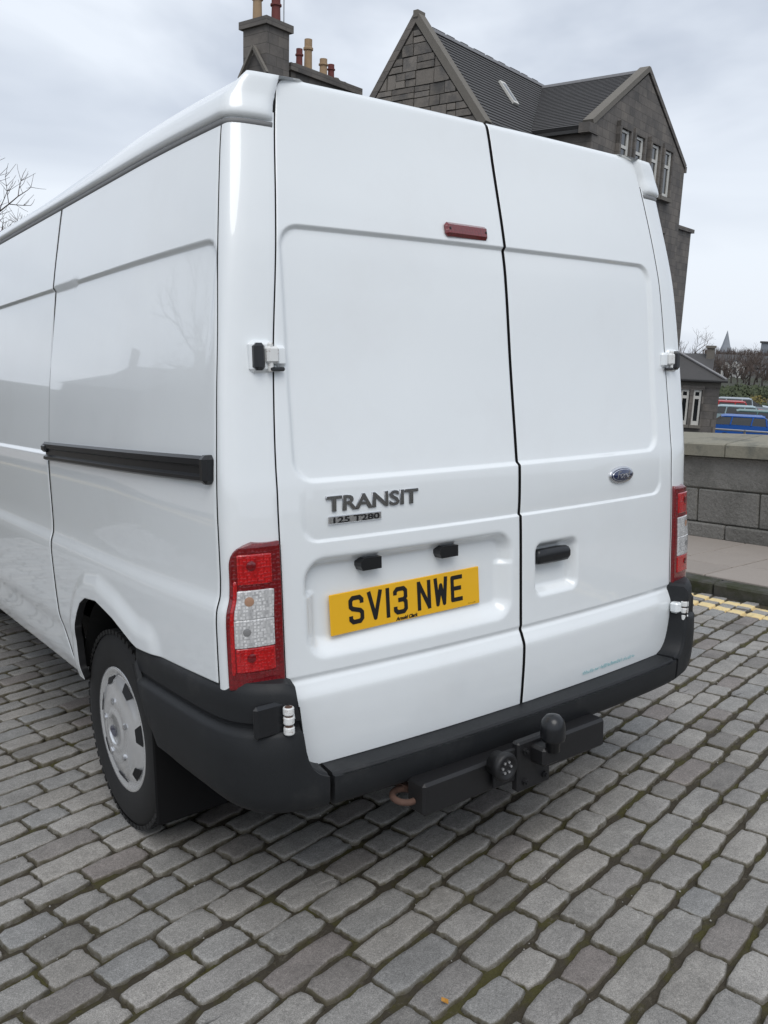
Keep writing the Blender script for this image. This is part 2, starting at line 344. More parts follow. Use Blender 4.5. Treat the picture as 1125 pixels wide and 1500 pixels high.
def project(p):
    c = camm @ (Vector(p) - CAM)
    return (562.5 + 1255 * c.x / c.z, 750 + 1255 * c.y / c.z, c.z)
def hidden(p):                                   # is the van body between the lens and this bit of road?
    for k in range(1, 60):
        q = CAM.lerp(Vector(p), k / 60)
        if -.95 < q.x < .95 and -.06 < q.y < 5 and .42 < q.z < 2.2: return True
    return False
allset = []
for row in range(-60, 110):
    v0 = row * PITCH; u = -8 + r.uniform(0, .2)
    wav = r.uniform(-.006, .006)
    while u < 8:
        k = r.choices(range(NV), weights=[[1.1, 1.6, 1.7, 1.0][i % 4] for i in range(NV)])[0]
        s = r.uniform(.93, 1.07); Lk = variants[k][0] * s; gap = r.uniform(.006, .014)
        uc = u + Lk / 2; v = v0 + wav + .014 * math.sin(uc * .9 + row * .03)
        x, y = uc * ca - v * sa, uc * sa + v * ca
        if -3.6 < x and x + Lk * .52 < KX + .03 and -2.5 < y < 7.2:
            allset.append((x, y, k, s, r.uniform(.88, 1.04), CA + r.gauss(0, .016), r.uniform(-.004, .003), r.gauss(0, .009), r.gauss(0, .010), r.random() < .5))
        u += Lk + gap
def vis(sv):
    px, py, d = project((sv[0], sv[1], 0))
    if d < .1 or px < -25 or px > 1150 or py > 1540 or hidden((sv[0], sv[1], 0)): return 0
    return variants[sv[2]][0] / d ** 2
sc_ = sorted(((vis(s_), i) for i, s_ in enumerate(allset)), reverse=True)
ind = {i for v_, i in sc_[:300] if v_ > 0}
field = MB()
for i, (x, y, k, s, sy, a, dz, tx, ty, flip) in enumerate(allset):
    mw = Matrix.Translation((x, y, dz)) @ Matrix.Rotation(a + (math.pi if flip else 0), 4, 'Z') @ Matrix.Rotation(tx, 4, 'X') @ Matrix.Rotation(ty * .6, 4, 'Y') @ Matrix.Diagonal((s, sy, 1, 1))
    if i in ind:
        o = bpy.data.objects.new('sett', vm[k]); o.matrix_world = mw; link(o, road)
    else:
        field.add([mw @ Vector(p) for p in variants[k][1]], variants[k][2])
o = field.build('sett_field', M['sett_f'], road, smooth=True, fix=False); o['kind'] = 'stuff'
# grit and bits caught in the joints
mb = MB(); r = random.Random(9)
for _ in range(1500):
    x, y = r.uniform(-1.6, 3.2), r.uniform(-1.1, 2.4); q = r.uniform(.0015, .0042)
    mb.add([(x + q * r.uniform(.6, 1.3) * cx_, y + q * r.uniform(.6, 1.3) * cy_, -.009 + q * cz_) for cx_, cy_, cz_ in ((1, 0, 0), (-1, 0, 0), (0, 1, 0), (0, -1, 0), (0, 0, 1), (0, 0, -1))],
           [(0, 2, 4), (2, 1, 4), (1, 3, 4), (3, 0, 4), (2, 0, 5), (1, 2, 5), (3, 1, 5), (0, 3, 5)])
o = mb.build('grit', M['grit'], road, fix=False); o['kind'] = 'stuff'

mb = MB(); lp = (-.649, -.405, .006)
mb.add([(lp[0] + a_, lp[1] + b_, lp[2] + c_) for a_, b_, c_ in ((0, -.012, 0), (.008, -.003, .003), (.006, .008, .001), (0, .013, .004), (-.007, .006, .001), (-.008, -.004, .004), (0, 0, -.001))], [(6, 0, 1), (6, 1, 2), (6, 2, 3), (6, 3, 4), (6, 4, 5), (6, 5, 0)])
o = mb.build('fallen_leaf', M['leafbit'], None, True, fix=False, loc=lp); tag(o, 'tiny orange scrap of fallen leaf lying in a joint between setts', 'leaf')
# ------------------------------------------------------------------ kerbs, pavement, parapet wall (road frame)
kerb = empty('kerb', (KX, 2, 0), True); tag(kerb, 'low dark granite kerb between yellow lines and pavement', 'kerb', kind='structure')
y = -6.0; r = random.Random(21)
while y < 16:
    L_ = r.uniform(.9, 1.3)
    m_ = MB().box((KX + .075, y + L_ / 2, -.01), (.15, L_ - .008, .178 + r.uniform(-.004, .004)), bev=.014); m_.build('kerb_stone', M['kerb'], kerb, loc=(0, 0, 0)); kerb.children[-1].location = (-KX, -2, 0); y += L_
PX0, PX1 = KX + .155, 4.96
pav = MB().box(((PX0 + PX1) / 2, 16, -.06), (PX1 - PX0, 60, .26)).build('pavement', M['mortar'], None, road=True); tag(pav, 'pavement of worn buff flagstones beside the parapet wall', 'pavement', kind='structure')
pav.data.materials[0] = M['gr_joint']
y = -3.0
while y < 9:
    L_ = r.uniform(.42, .60); cuts = [PX0] + sorted(PX0 + (PX1 - PX0) * q for q in ([r.uniform(.33, .62)] if r.random() < .75 else [r.uniform(.26, .36), r.uniform(.62, .72)])) + [PX1]
    for a_, b_ in zip(cuts[:-1], cuts[1:]):
        MB().box(((a_ + b_) / 2, y + L_ / 2, .066 + r.uniform(-.002, .002)), (b_ - a_ - .013, L_ - .013, .034), bev=.005).build('flagstone', M['flag'], pav)
    y += L_
wall = empty('parapet_wall', (5.2, 2, 0), True); tag(wall, 'low granite block parapet wall with sloping buff coping behind the pavement', 'wall')
def wp(mb_, nm, m_): o_ = mb_.build(nm, m_, wall); o_.location = (-5.2, -2, 0); return o_
wp(MB().box((5.22, 16, -3.1), (.50, 60, 7.82)), 'wall_core', M['mortar'])
for nm, z0, z1, xf, lens_ in (('plinth_stone', .075, .208, 4.925, (.5, .9)), ('stone_block', .214, .511, 4.948, (.5, .75)), ('stone_block', .519, .806, 4.950, (.55, 1.0))):
    y = -2.8 + r.uniform(0, .4)
    ys = [y]
    while y < 9: y += r.uniform(*lens_); ys.append(y)
    if z0 == .519: ys = [q for q in ys if not 1.5 < q < 3.1]
    if z0 == .214: ys = [q for q in ys if not 1.7 < q < 3.0] + [2.003, 2.587]; ys.sort()
    for a_, b_ in zip(ys[:-1], ys[1:]):
        wp(MB().box((xf + .09 + r.uniform(-.004, .004), (a_ + b_) / 2, (z0 + z1) / 2), (.18, b_ - a_ - .012, z1 - z0), bev=.012), nm, M['wall'])
y = 2.292 - 1.1 * 5
while y < 10:
    L_ = 1.1; a_, b_ = y + .005, y + L_ - .005
    prof = [(4.875, .812), (5.56, .812), (5.56, .965), (5.50, .975), (4.90, .925), (4.875, .912)]
    wp(MB().prism(prof, a_, b_, lambda u, v, h: (u, h, v)), 'coping_stone', M['coping']); y += L_
# opposite side of the street
kb2 = MB().box((-5.275, 16, -.02), (.15, 60, .20), bev=.015).build('kerb', M['kerb'], None, True); tag(kb2, 'granite kerb on the far side of the street', 'kerb', kind='structure')
pv2 = MB().box((-6.85, 16, -.07), (3.0, 60, .27)).build('pavement', M['flag'], None, True); tag(pv2, 'flagged pavement on the far side of the street', 'pavement', kind='structure')
# ------------------------------------------------------------------ the van (road frame, rear doors near y = 0, ground z = 0)
van = empty('white_van', (0, 0, 0), True); tag(van, 'white panel van with twin rear doors, dark bumper and yellow number plate', 'van')
yr_t = pchip([(.42, -.010), (.47, -.022), (.545, -.029), (.62, -.034), (.662, -.035), (.713, -.020), (.76, -.019), (1.0, -.016), (1.07, -.014), (1.2, -.009), (1.26, -.002), (1.504, .028), (1.783, .059), (1.892, .080), (2.102, .130), (2.2, .153), (2.222, .160), (2.236, .172)])
hw_t = pchip([(.40, .935), (.44, .945), (.50, .962), (.60, .972), (.63, .978), (.66, .981), (.88, .984), (.91, .982), (.955, .970), (1.0, .968), (1.2, .969), (1.4, .960), (1.6, .943), (1.8, .923), (2.0, .893), (2.12, .872), (2.3, .83)])
xd_t = pchip([(.42, .806), (.6, .811), (1.2, .812), (1.5, .800), (1.75, .779), (1.95, .757), (2.1, .738), (2.24, .715)])
bow_t = pchip([(.4, .037), (1.2, .037), (2.1, .018), (2.3, .015)])
y2_t = pchip([(.4, .095), (1.2, .09), (1.5, .105), (1.8, .14), (2.12, .195), (2.3, .21)])
def shear(P):
    P = np.array(P, float); P[..., 0] += .021 * np.maximum(0, P[..., 2] - 1.15); return P
def rear(x, z): return yr_t(z) + bow_t(z) * (np.abs(x) / .81) ** 2.2
def sidex(y, z): return hw_t(z) - .030 * np.clip((.75 - y) / .75, 0, 1) ** 2
def rrect(x, z, x0, x1, z0, z1, rad):            # signed distance to a rounded rectangle
    cx_, cz_ = (x0 + x1) / 2, (z0 + z1) / 2
    qx, qz = np.abs(x - cx_) - (x1 - x0) / 2 + rad, np.abs(z - cz_) - (z1 - z0) / 2 + rad
    return np.hypot(np.maximum(qx, 0), np.maximum(qz, 0)) + np.minimum(np.maximum(qx, qz), 0) - rad
def grid_panel(name, P, mats, parent=None, nrm_in=.022, lip=.003, flip=False, hem=True):
    """P: (rows, cols, 3) outer skin; edges rolled inwards and returned as a hem (second material)"""
    P = np.asarray(P, float); nr, nc, _ = P.shape
    du = np.gradient(P, axis=1); dv = np.gradient(P, axis=0); Nn = np.cross(du, dv); Nn /= np.linalg.norm(Nn, axis=2, keepdims=True) + 1e-12
    if flip: Nn = -Nn
    v = [tuple(p) for p in P.reshape(-1, 3)]; idx = np.arange(nr * nc).reshape(nr, nc)
    f = []; mi = []
    for j in range(nr - 1):
        for i in range(nc - 1):
            q = (idx[j, i], idx[j, i + 1], idx[j + 1, i + 1], idx[j + 1, i]); f.append(q[::-1] if flip else q); mi.append(0)
    if hem:
        ring = [(0, i) for i in range(nc)] + [(j, nc - 1) for j in range(1, nr)] + [(nr - 1, i) for i in range(nc - 2, -1, -1)] + [(j, 0) for j in range(nr - 2, 0, -1)]
        cen = np.array([P[j, i] for j, i in ring]); K = len(ring); b = len(v)
        inn = []
        for j, i in ring:
            jj = min(max(j, 1), nr - 2); ii = min(max(i, 1), nc - 2); inn.append(P[jj, ii])
        outv = cen - np.array(inn); nn = np.array([Nn[j, i] for j, i in ring]); outv -= nn * np.sum(outv * nn, axis=1, keepdims=True)
        outv /= np.linalg.norm(outv, axis=1, keepdims=True) + 1e-9
        r1 = cen - nn * lip * .35 + outv * lip * .7; r2 = cen - nn * lip * 1.2 + outv * lip; r3 = r2 - nn * nrm_in
        for rr in (r1, r2, r3): v += [tuple(p) for p in rr]
        base = [int(idx[j, i]) for j, i in ring]
        for k in range(K):
            m_ = (k + 1) % K
            a = [(base[k], base[m_], b + m_, b + k), (b + k, b + m_, b + K + m_, b + K + k), (b + K + k, b + K + m_, b + 2 * K + m_, b + 2 * K + k)]
            for q, mm_ in zip(a, (0, 1, 1)): f.append(q if flip else q[::-1]); mi.append(mm_)
    me = bpy.data.meshes.new(name); me.from_pydata(v, [], [tuple(int(x) for x in q) for q in f])
    for m_ in mats: me.materials.append(m_)
    if len(mats) > 1: me.polygons.foreach_set('material_index', mi)
    me.polygons.foreach_set('use_smooth', [True] * len(f)); me.update()
    o = bpy.data.objects.new(name, me); return link(o, parent or van)
WB = [M['white'], M['black']]
# rear doors ---------------------------------------------------------------
def door_disp(x, z):
    d = np.zeros_like(x)
    s = rrect(x, z, -.760, .715, 1.223, 1.856, .055); d += .011 * sst(.007, -.007, s)                                   # tall pressing
    s = rrect(x, z, -.745, .735, 1.068, 1.60, .045); d += .0080 * sst(.004, -.004, s) * np.exp(-np.clip(z - 1.068, 0, 1) / .05)   # band under the badge
    s = rrect(x, z, -.748, -.040, .762, 1.022, .06); fl = .036 * sst(.006, -.048, s); fl = np.where(z > .93, .036 * sst(.006, -.026, s), fl); d += fl   # plate recess
    s = rrect(x, z, .064, .262, .806, .972, .03); d += .034 * sst(.004, -.026, s)                                        # handle cup
    d += .0035 * sst(.700, .7135, z) * sst(.7275, .7145, z)                                                                # sharp crease over the lower panel
    return d
def door(name, xa, xb, label, zb=.478, zt=2.234):
    side = -1 if xa is None else 1
    zs = np.unique(np.concatenate([np.arange(zb, zt, .0065), np.arange(1.058, 1.078, .0016), np.arange(1.211, 1.236, .0018), np.arange(1.843, 1.868, .0018), np.arange(.70, .73, .002), zb + .075 * (1 - np.cos(np.linspace(0, np.pi / 2, 18))), zt - .04 * (1 - np.cos(np.linspace(0, np.pi / 2, 12)))]))
    zs = zs[np.concatenate([[True], np.diff(zs) > 4e-4])]
    e = xd_t(zs) - .004
    rb, rt = .075, .042
    cut = np.where(zs < zb + rb, rb - np.sqrt(np.maximum(0, rb ** 2 - (zb + rb - zs) ** 2)), 0) + np.where(zs > zt - rt, rt - np.sqrt(np.maximum(0, rt ** 2 - (zs - zt + rt) ** 2)), 0)
    e = e - cut
    g = .0078
    x0 = -e if side < 0 else np.full_like(zs, g); x1 = np.full_like(zs, -g) if side < 0 else e
    u = np.linspace(0, 1, 128)
    X = x0[:, None] + (x1 - x0)[:, None] * u[None]; Z = np.repeat(zs[:, None], len(u), 1)
    P = np.stack([X, rear(X, Z) + door_disp(X, Z), Z], 2)
    return tag(grid_panel(name, shear(P), WB), label)
dl = door('rear_door', None, 0, 'rear door with number plate and lettering'); dr = door('rear_door', 0, None, 'rear door with black handle and oval badge')
# dark aperture behind the doors and panels
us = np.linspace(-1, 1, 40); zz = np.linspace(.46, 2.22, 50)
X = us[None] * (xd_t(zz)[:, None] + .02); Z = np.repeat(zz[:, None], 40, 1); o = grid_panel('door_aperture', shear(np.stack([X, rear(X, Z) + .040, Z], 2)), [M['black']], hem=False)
# corner pillars, quarter panels, sliding door ------------------------------------------------
def corner_pt(u, z, s, off=0.):                  # u 0 at the door edge, 1 at the side seam
    x0 = xd_t(z) + .004; p0 = np.stack([x0, rear(x0, z)], -1); y3 = y2_t(z); x3 = sidex(y3, z); p3 = np.stack([x3, y3], -1)
    t0 = np.stack([np.ones_like(x0), 2.2 * bow_t(z) / .81 * np.ones_like(x0)], -1); L0 = (x3 - x0) * .85
    p1 = p0 + t0 * L0[..., None]; p2 = p3 - np.stack([np.full_like(x3, .06), np.ones_like(x3)], -1) * ((y3 - rear(x0, z)) * .55)[..., None]
    u = u[..., None]; q = (1-u)**3*p0 + 3*(1-u)**2*u*p1 + 3*(1-u)*u*u*p2 + u**3*p3
    if off:
        dq = 3*(1-u)**2*(p1-p0) + 6*(1-u)*u*(p2-p1) + 3*u*u*(p3-p2); nn = np.stack([dq[..., 1], -dq[..., 0]], -1); nn /= np.linalg.norm(nn, axis=-1, keepdims=True); q = q + nn * off
    return np.stack([s * q[..., 0], q[..., 1], z], -1)
def corner(s):
    zs = np.linspace(.70, 2.135, 150); U, Z = np.meshgrid(np.linspace(.0, .965, 30), zs)
    return grid_panel('corner_pillar', shear(corner_pt(U, Z, s)), WB, flip=(s < 0), lip=.0025)
arch_t = [(.0, .73), (.30, .722), (.56, .716), (.60, .724), (.743, .766), (.893, .792), (1.0, .781), (1.06, .752), (1.10, .712), (1.135, .665), (1.160, .61), (1.176, .54), (1.20, .445), (1.22, .440), (4.0, .440)]
ax_, az_ = np.array([a for a, b in arch_t]), np.array([b for a, b in arch_t])
def zlow(y): return np.interp(y, ax_, az_)
ya_ = np.linspace(.50, 1.20, 240); za_ = zlow(ya_)
def arch_dist(y, z):
    sh = y.shape; D = np.full(y.size, 9.); yy, z_ = y.ravel(), z.ravel()
    for a, b in zip(ya_, za_): D = np.minimum(D, np.hypot(yy - a, z_ - b))
    return D.reshape(sh)
yseam = pchip([(.43, 1.245), (.52, 1.29), (.65, 1.362), (.80, 1.385), (.95, 1.40), (2.2, 1.42)])
def side_disp(y, z, y_end):
    d = np.zeros_like(y)
    s = rrect(y, z, .150, 2.62, 1.235, 1.816, .05); d -= .010 * sst(.007, -.007, s) * (sst(1.45, 1.80, z) if y_end < 2 else 1)
    return d
def quarter(s):
    ys = np.unique(np.concatenate([np.linspace(.096, 1.391, 110), np.linspace(1.05, 1.22, 40)])); v = np.unique(np.concatenate([np.linspace(0, 1, 150) ** 1.25, np.linspace(.74, .79, 30)]))
    Y, V = np.meshgrid(ys, v); Z0 = zlow(Y); Z = Z0 + (2.128 - Z0) * V
    Yw = Y - (1.40 - yseam(Z)) * sst(1.14, 1.395, Y)
    Yw = np.maximum(Yw, 0) ; Yw = np.where(Y < .6, Yw + (y2_t(Z) - .09) * sst(.6, .094, Y), Yw)
    X = sidex(Yw, Z) + .015 * sst(.095, .030, arch_dist(Yw, Z)) * sst(.30, .56, Yw) + side_disp(Yw, Z, 1.4)
    return grid_panel('quarter_panel', shear(np.stack([s * X, Yw, Z], 2)), WB, flip=(s < 0), lip=.0025)
def slider(s):
    zs = np.unique(np.concatenate([np.linspace(.44, 2.128, 150), np.linspace(.87, .97, 24), np.linspace(1.80, 1.83, 16), np.linspace(1.225, 1.245, 12)])); U, Z = np.meshgrid(np.linspace(0, 1, 90), zs); Y0 = yseam(Z) + .010; Y = Y0 + (2.66 - Y0) * U
    X = sidex(Y, Z) + side_disp(Y, Z, 2.66)
    return grid_panel('sliding_door', shear(np.stack([s * X, Y, Z], 2)), WB, flip=(s < 0), lip=.0025)
for s in (-1, 1):
    corner(s); quarter(s); sd_ = slider(s)
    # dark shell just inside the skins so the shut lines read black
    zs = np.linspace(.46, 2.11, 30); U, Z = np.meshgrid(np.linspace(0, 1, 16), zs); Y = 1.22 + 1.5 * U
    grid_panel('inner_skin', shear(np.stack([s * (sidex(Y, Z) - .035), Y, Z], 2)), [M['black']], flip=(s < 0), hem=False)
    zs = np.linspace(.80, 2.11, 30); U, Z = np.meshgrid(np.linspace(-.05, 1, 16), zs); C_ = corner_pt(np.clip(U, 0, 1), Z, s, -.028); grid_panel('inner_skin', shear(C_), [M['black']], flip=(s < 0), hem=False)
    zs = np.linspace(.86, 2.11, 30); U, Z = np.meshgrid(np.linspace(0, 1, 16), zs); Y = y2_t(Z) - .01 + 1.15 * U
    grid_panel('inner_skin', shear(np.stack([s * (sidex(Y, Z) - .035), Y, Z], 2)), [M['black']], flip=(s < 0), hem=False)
    # sliding-door rail
    ya, yb = .125, 1.405; mb = MB(); K = 22
    prof = [(-.012, .030), (.008, .034), (.013, .026), (.013, .012), (.004, .006), (.004, -.012), (.013, -.018), (.013, -.027), (.006, -.032), (-.012, -.030)]
    pts = []
    for k in range(K):
        y = ya + (yb - ya) * k / (K - 1); zc = 1.262 - .014 * (y - ya)
        pts += [(s * (float(sidex(y, zc + b)) + .006 + a) + .003, y, zc + b) for a, b in prof]
    Np = len(prof); fs = [(k * Np + i, k * Np + (i + 1) % Np, k * Np + Np + (i + 1) % Np, k * Np + Np + i) for k in range(K - 1) for i in range(Np)] + [tuple(range(Np)), tuple(range((K - 1) * Np, K * Np))]
    mb.add(pts, fs); rl = mb.build('door_rail', M['gloss'], van)
    MB().box((s * (float(sidex(ya, 1.3)) + .009) + .003, ya - .004, 1.262), (.038, .034, .072), bev=.010).build('rail_end_cap', M['gloss'], rl, smooth=False)
    MB().box((s * (float(sidex(yb, 1.3)) + .010) + .003, yb - .004, 1.256), (.030, .05, .030), bev=.008).build('rail_end_cap', M['gloss'], rl)
# roof with overhanging gutter --------------------------------------------------------------------
def roof_outline(n_side=60):
    z = 2.12; pts = []
    xs = np.linspace(0, .70, 16)
    for x in xs: pts.append((x, float(rear(x, 2.2)) + .045))
    for u in np.linspace(.02, 1, 14):
        p = corner_pt(np.array(u), np.array(z), 1); pts.append((float(p[0]), float(p[1])))
    for y in np.linspace(.21, 3.45, n_side)[1:]: pts.append((float(sidex(y, z)), y))
    for a in np.linspace(0, 1, 10)[1:]: pts.append((.872 - .10 * a ** 2, 3.45 + .25 * a))
    for x in np.linspace(.77, 0, 10)[1:]: pts.append((x, 3.70 + .06 * (1 - (x / .77) ** 2)))
    return pts
half = roof_outline(); full = half + [(-x, y) for x, y in half[-2:0:-1]]
full = np.array(full); K = len(full)
tn = np.roll(full, -1, 0) - np.roll(full, 1, 0); tn /= np.linalg.norm(tn, axis=1, keepdims=True); nm_ = np.stack([tn[:, 1], -tn[:, 0]], 1)
for a_, b_ in ((15, 18), (16, 18), (17, 18)):
    nm_[a_] = nm_[b_]; nm_[K - a_] = nm_[K - b_]
rearw = sst(.33, .20, full[:, 1]) * sst(.765, .715, np.abs(full[:, 0]))      # 1 behind the door heads
rings = []
for off, z in ((-.012, 2.110), (.006, 2.113), (.012, 2.119), (.013, 2.128), (.010, 2.140), (.006, 2.152), (.002, 2.164), (-.010, 2.178), (-.026, 2.198), (-.048, 2.214), (-.078, 2.227), (-.11, 2.236), (-.19, 2.241), (-.32, 2.245), (-.5, 2.248)):
    offv = off * (1 - rearw) + np.clip(off, -.010, -.004) * rearw
    back_ = sst(.45, .25, full[:, 1]); damp = np.where(offv < -.006, 1 - .92 * back_, 1.)
    p = full + np.stack([nm_[:, 0] * offv, nm_[:, 1] * offv * damp], 1)
    if off < -.1:
        c = np.array([0, 1.9]); p = full * 1.0; kx = (.85 + off) / .85; ky = np.where(full[:, 1] < 1.95, (1.75 + .10 + off * .9) / 1.75 if off < -.12 else 1. - .012, (1.75 + off) / 1.75); ky = np.minimum(ky, .994); p = np.stack([full[:, 0] * kx, 1.95 + (full[:, 1] - 1.95) * ky], 1)
    if off > -.1: p[:, 0] -= np.sign(p[:, 0]) * .020 * sst(2.13, 2.23, z) * sst(.40, .20, full[:, 1]) * sst(.70, .735, np.abs(full[:, 0])) * sst(.83, .76, np.abs(full[:, 0]))
    zz_ = z - .028 * sst(.5, 1.9, p[:, 1]) * (z > 2.15)
    rings.append(np.column_stack([p, zz_]))
rings.append(np.column_stack([full * 0 + np.array([0, 1.9]), np.full(K, 2.222)]))
V = shear(np.concatenate(rings)); mb = MB()
fs = [(k * K + i, k * K + (i + 1) % K, k * K + K + (i + 1) % K, k * K + K + i) for k in range(len(rings) - 1) for i in range(K)]
mb.add([tuple(p) for p in V], fs); rf = mb.build('roof', M['white'], van, smooth=True, fix=False)
# gutter drip strip (shadow line painted in grey) tucked under the overhang, and the cap joint
mb = MB(); g0 = [i for i in range(16, 16 + 72)]
for sgn in (1, -1):
    pts = []
    for i in range(15, 88):
        x, y = full[i]; nx, ny = nm_[i]
        for a, z in ((.001, 2.095), (.005, 2.096), (.007, 2.108), (.003, 2.110)): pts.append((sgn * (x + nx * a), y + ny * a, z))
    n4 = len(pts) // 4
    mb.add([tuple(p) for p in shear(pts)], [(k * 4 + i, k * 4 + i + 1, k * 4 + 5 + i, k * 4 + 4 + i) for k in range(n4 - 1) for i in range(3)])
mb.build('gutter_shadow_strip', mat('gutter_shadow_grey', (.20, .203, .206), .6), van, smooth=True)
# cab (ahead of the cargo body) --------------------------------------------------------------------
secs = []
for y, zt_, zb_, k in ((2.67, 2.20, .44, 1.), (3.0, 2.20, .44, 1.), (3.45, 2.19, .43, .995), (3.72, 2.14, .42, .985), (3.95, 1.86, .42, .98), (4.25, 1.48, .40, .97), (4.55, 1.32, .38, .96), (4.80, 1.18, .36, .93), (4.95, .98, .34, .88), (5.02, .75, .34, .84), (5.03, .45, .36, .82)):
    zs = np.linspace(zb_, zt_, 24); row = [(float(hw_t(min(z, 2.12))) * k - (.11 * max(0, (z - (zt_ - .12)) / .12) ** 2), y, z) for z in zs]
    row += [(row[-1][0] * q, y, zt_ + .05 * (1 - q * q)) for q in (.85, .6, .3, 0)]
    secs.append(row + [(-x, y_, z) for x, y_, z in row[-2::-1]])
nS = len(secs[0]); mb = MB(); mb.add([tuple(q) for q in shear([p for s_ in secs for p in s_])], [(k * nS + i, k * nS + i + 1, k * nS + nS + i + 1, k * nS + nS + i) for k in range(len(secs) - 1) for i in range(nS - 1)] + [tuple(range((len(secs) - 1) * nS, len(secs) * nS))])
mb.build('cab', M['white'], van, smooth=True)
for s in (-1, 1):
    zs = np.linspace(1.28, 1.90, 12); U, Z = np.meshgrid(np.linspace(0, 1, 8), zs); yf = np.interp(Z, [1.28, 1.42, 1.90], [3.80, 3.80, 3.58]); Y = 2.80 + (yf - 2.80) * U; kx = np.interp(Y, [2.67, 3.45, 3.72, 3.95], [1, .995, .985, .98])
    grid_panel('side_window', shear(np.stack([s * (hw_t(Z) * kx + .006), Y, Z], 2)), [M['glass']], flip=(s < 0), nrm_in=.01)
    MB().box((s * 1.10, 3.85, 1.36), (.20, .10, .36), bev=.04).build('door_mirror', M['gloss'], van)
    MB().box((s * .74, 4.90, .92), (.24, .18, .30), bev=.05).build('headlight', M['clear'], van)
mb = MB(); mb.add([tuple(p) for p in shear([(-.74, 3.80, 2.06), (.74, 3.80, 2.06), (.82, 4.27, 1.50), (-.82, 4.27, 1.50)])], [(0, 1, 2, 3)]); mb.build('windscreen', M['glass'], van)
MB().box((0, 5.0, .50), (1.70, .16, .26), bev=.05).build('front_bumper', M['plastic'], van)
MB().box((0, 2.55, .50), (1.16, 4.6, .30)).box((0, 2.35, .46), (1.50, 1.9, .10)).box((0, .90, .34), (1.45, .10, .10)).box((.35, .25, .40), (.5, .30, .12)).build('underbody', M['under'], van)  # plain floor boxes added to block light under the van, with the axle beam
# wheel-arch liners
for s in (-1, 1):
    for yc in (.90, 4.20):
        mb = MB(); pts = []
        for k in range(49):
            a = math.pi * (k / 48) * .80 + .30
            for x in (.945, .60): pts.append((s * x, yc + .44 * math.cos(a) * .78, .336 + .455 * math.sin(a)))
        mb.add(pts, [(2 * k, 2 * k + 1, 2 * k + 3, 2 * k + 2) for k in range(48)]); mb.add([(s * .60, yc - .5, .42), (s * .60, yc + .5, .42), (s * .60, yc + .5, .85), (s * .60, yc - .5, .85)], [(0, 1, 2, 3)])
        mb.build('arch_liner', M['under'], van, smooth=False)
# wheels
def wheel(s, yc):
    w = empty('wheel', (s * .826, yc + .012, .336), parent=van)
    R0 = .336
    prof = [(.20, -.10), (.225, -.112), (.27, -.115), (.305, -.108), (.322, -.096), (.332, -.080), (R0, -.05), (R0, -.048), (.329, -.046), (.329, -.034), (R0, -.032), (R0, -.004), (.329, -.002), (.329, .010), (R0, .012), (R0, .045), (.332, .080), (.322, .096), (.305, .108), (.27, .115), (.225, .112), (.20, .10)]
    ty = MB().lathe([(q, s * h) for q, h in prof], axis='x', seg=72, cap=False).build('tyre', M['tyre'], w, smooth=True)
    # tread blocks on the shoulders
    mb = MB()
    for k in range(64):
        a = 2 * math.pi * k / 64
        for h in (-.086, .086):
            c = (s * h, (R0 - .006) * math.cos(a), (R0 - .006) * math.sin(a)); t = (0, -math.sin(a), math.cos(a)); n_ = (0, math.cos(a), math.sin(a))
            mb.add([(c[0] + dx, c[1] + t[1] * dt + n_[1] * dn, c[2] + t[2] * dt + n_[2] * dn) for dn in (-.01, .005) for dx, dt in ((-.018, -.010), (.018, -.010), (.018, .010), (-.018, .010))], [(4, 5, 6, 7), (0, 1, 5, 4), (1, 2, 6, 5), (2, 3, 7, 6), (3, 0, 4, 7)])
    mb.build('tread_blocks', M['tyre'], ty)['kind'] = 'stuff'
    MB().lathe([(.10, s * -.02), (.205, s * .06), (.214, s * .10)], axis='x', seg=48, cap=False).build('rim', M['under'], w, smooth=True)
    cp = [(.213, .090), (.214, .101), (.208, .107), (.196, .106), (.186, .098), (.178, .099), (.165, .110), (.12, .121), (.085, .126), (.078, .124), (.070, .128), (.045, .133), (.0445, .129), (.0, .131)]
    hc = MB().lathe([(q, s * h) for q, h in cp], axis='x', seg=72, cap=False).build('hubcap', M['silver'], w, smooth=True)
    for k in range(7):                           # slots near the rim, each with a bright chamfer
        a = 2 * math.pi * (k + .3) / 7; pts = []; pb = []
        for da, rr in ((-.13, .158), (.13, .158), (.19, .182), (-.19, .182)): pts.append((s * (.1122 if rr < .17 else .1010), rr * math.cos(a + da), rr * math.sin(a + da)))
        MB().prism([(0, 0), (1, 0), (1, 1), (0, 1)], 0, .0035, lambda u, v, h, P=pts: tuple(P[[0, 1, 3, 2][int(u) + 2 * int(v)]][i] + (s * h if i == 0 else 0) for i in range(3))).build('hubcap_slot', M['black'], hc)
    for k in range(5):
        a = 2 * math.pi * k / 5 + .2; c = (s * .124, .098 * math.cos(a), .098 * math.sin(a))
        MB().lathe([(.011, 0), (.010, s * .006), (.004, s * .008)], c=c, axis='x', seg=10).build('wheel_nut', M['chrome'], hc)
    e_ = MB(); seg = 28; q = [(s * .1335, .030 * math.cos(2 * math.pi * i / seg), .017 * math.sin(2 * math.pi * i / seg)) for i in range(seg)]
    e_.add(q, [tuple(range(seg))]); e_.build('hub_badge', M['badge_blue'], hc)
    return w
for s in (-1, 1):
    wheel(s, .90); wheel(s, 4.20)
    MB().box((s * .86, .525, .40), (.23, .012, .46), bev=.004).build('mudflap', M['flap'], van)
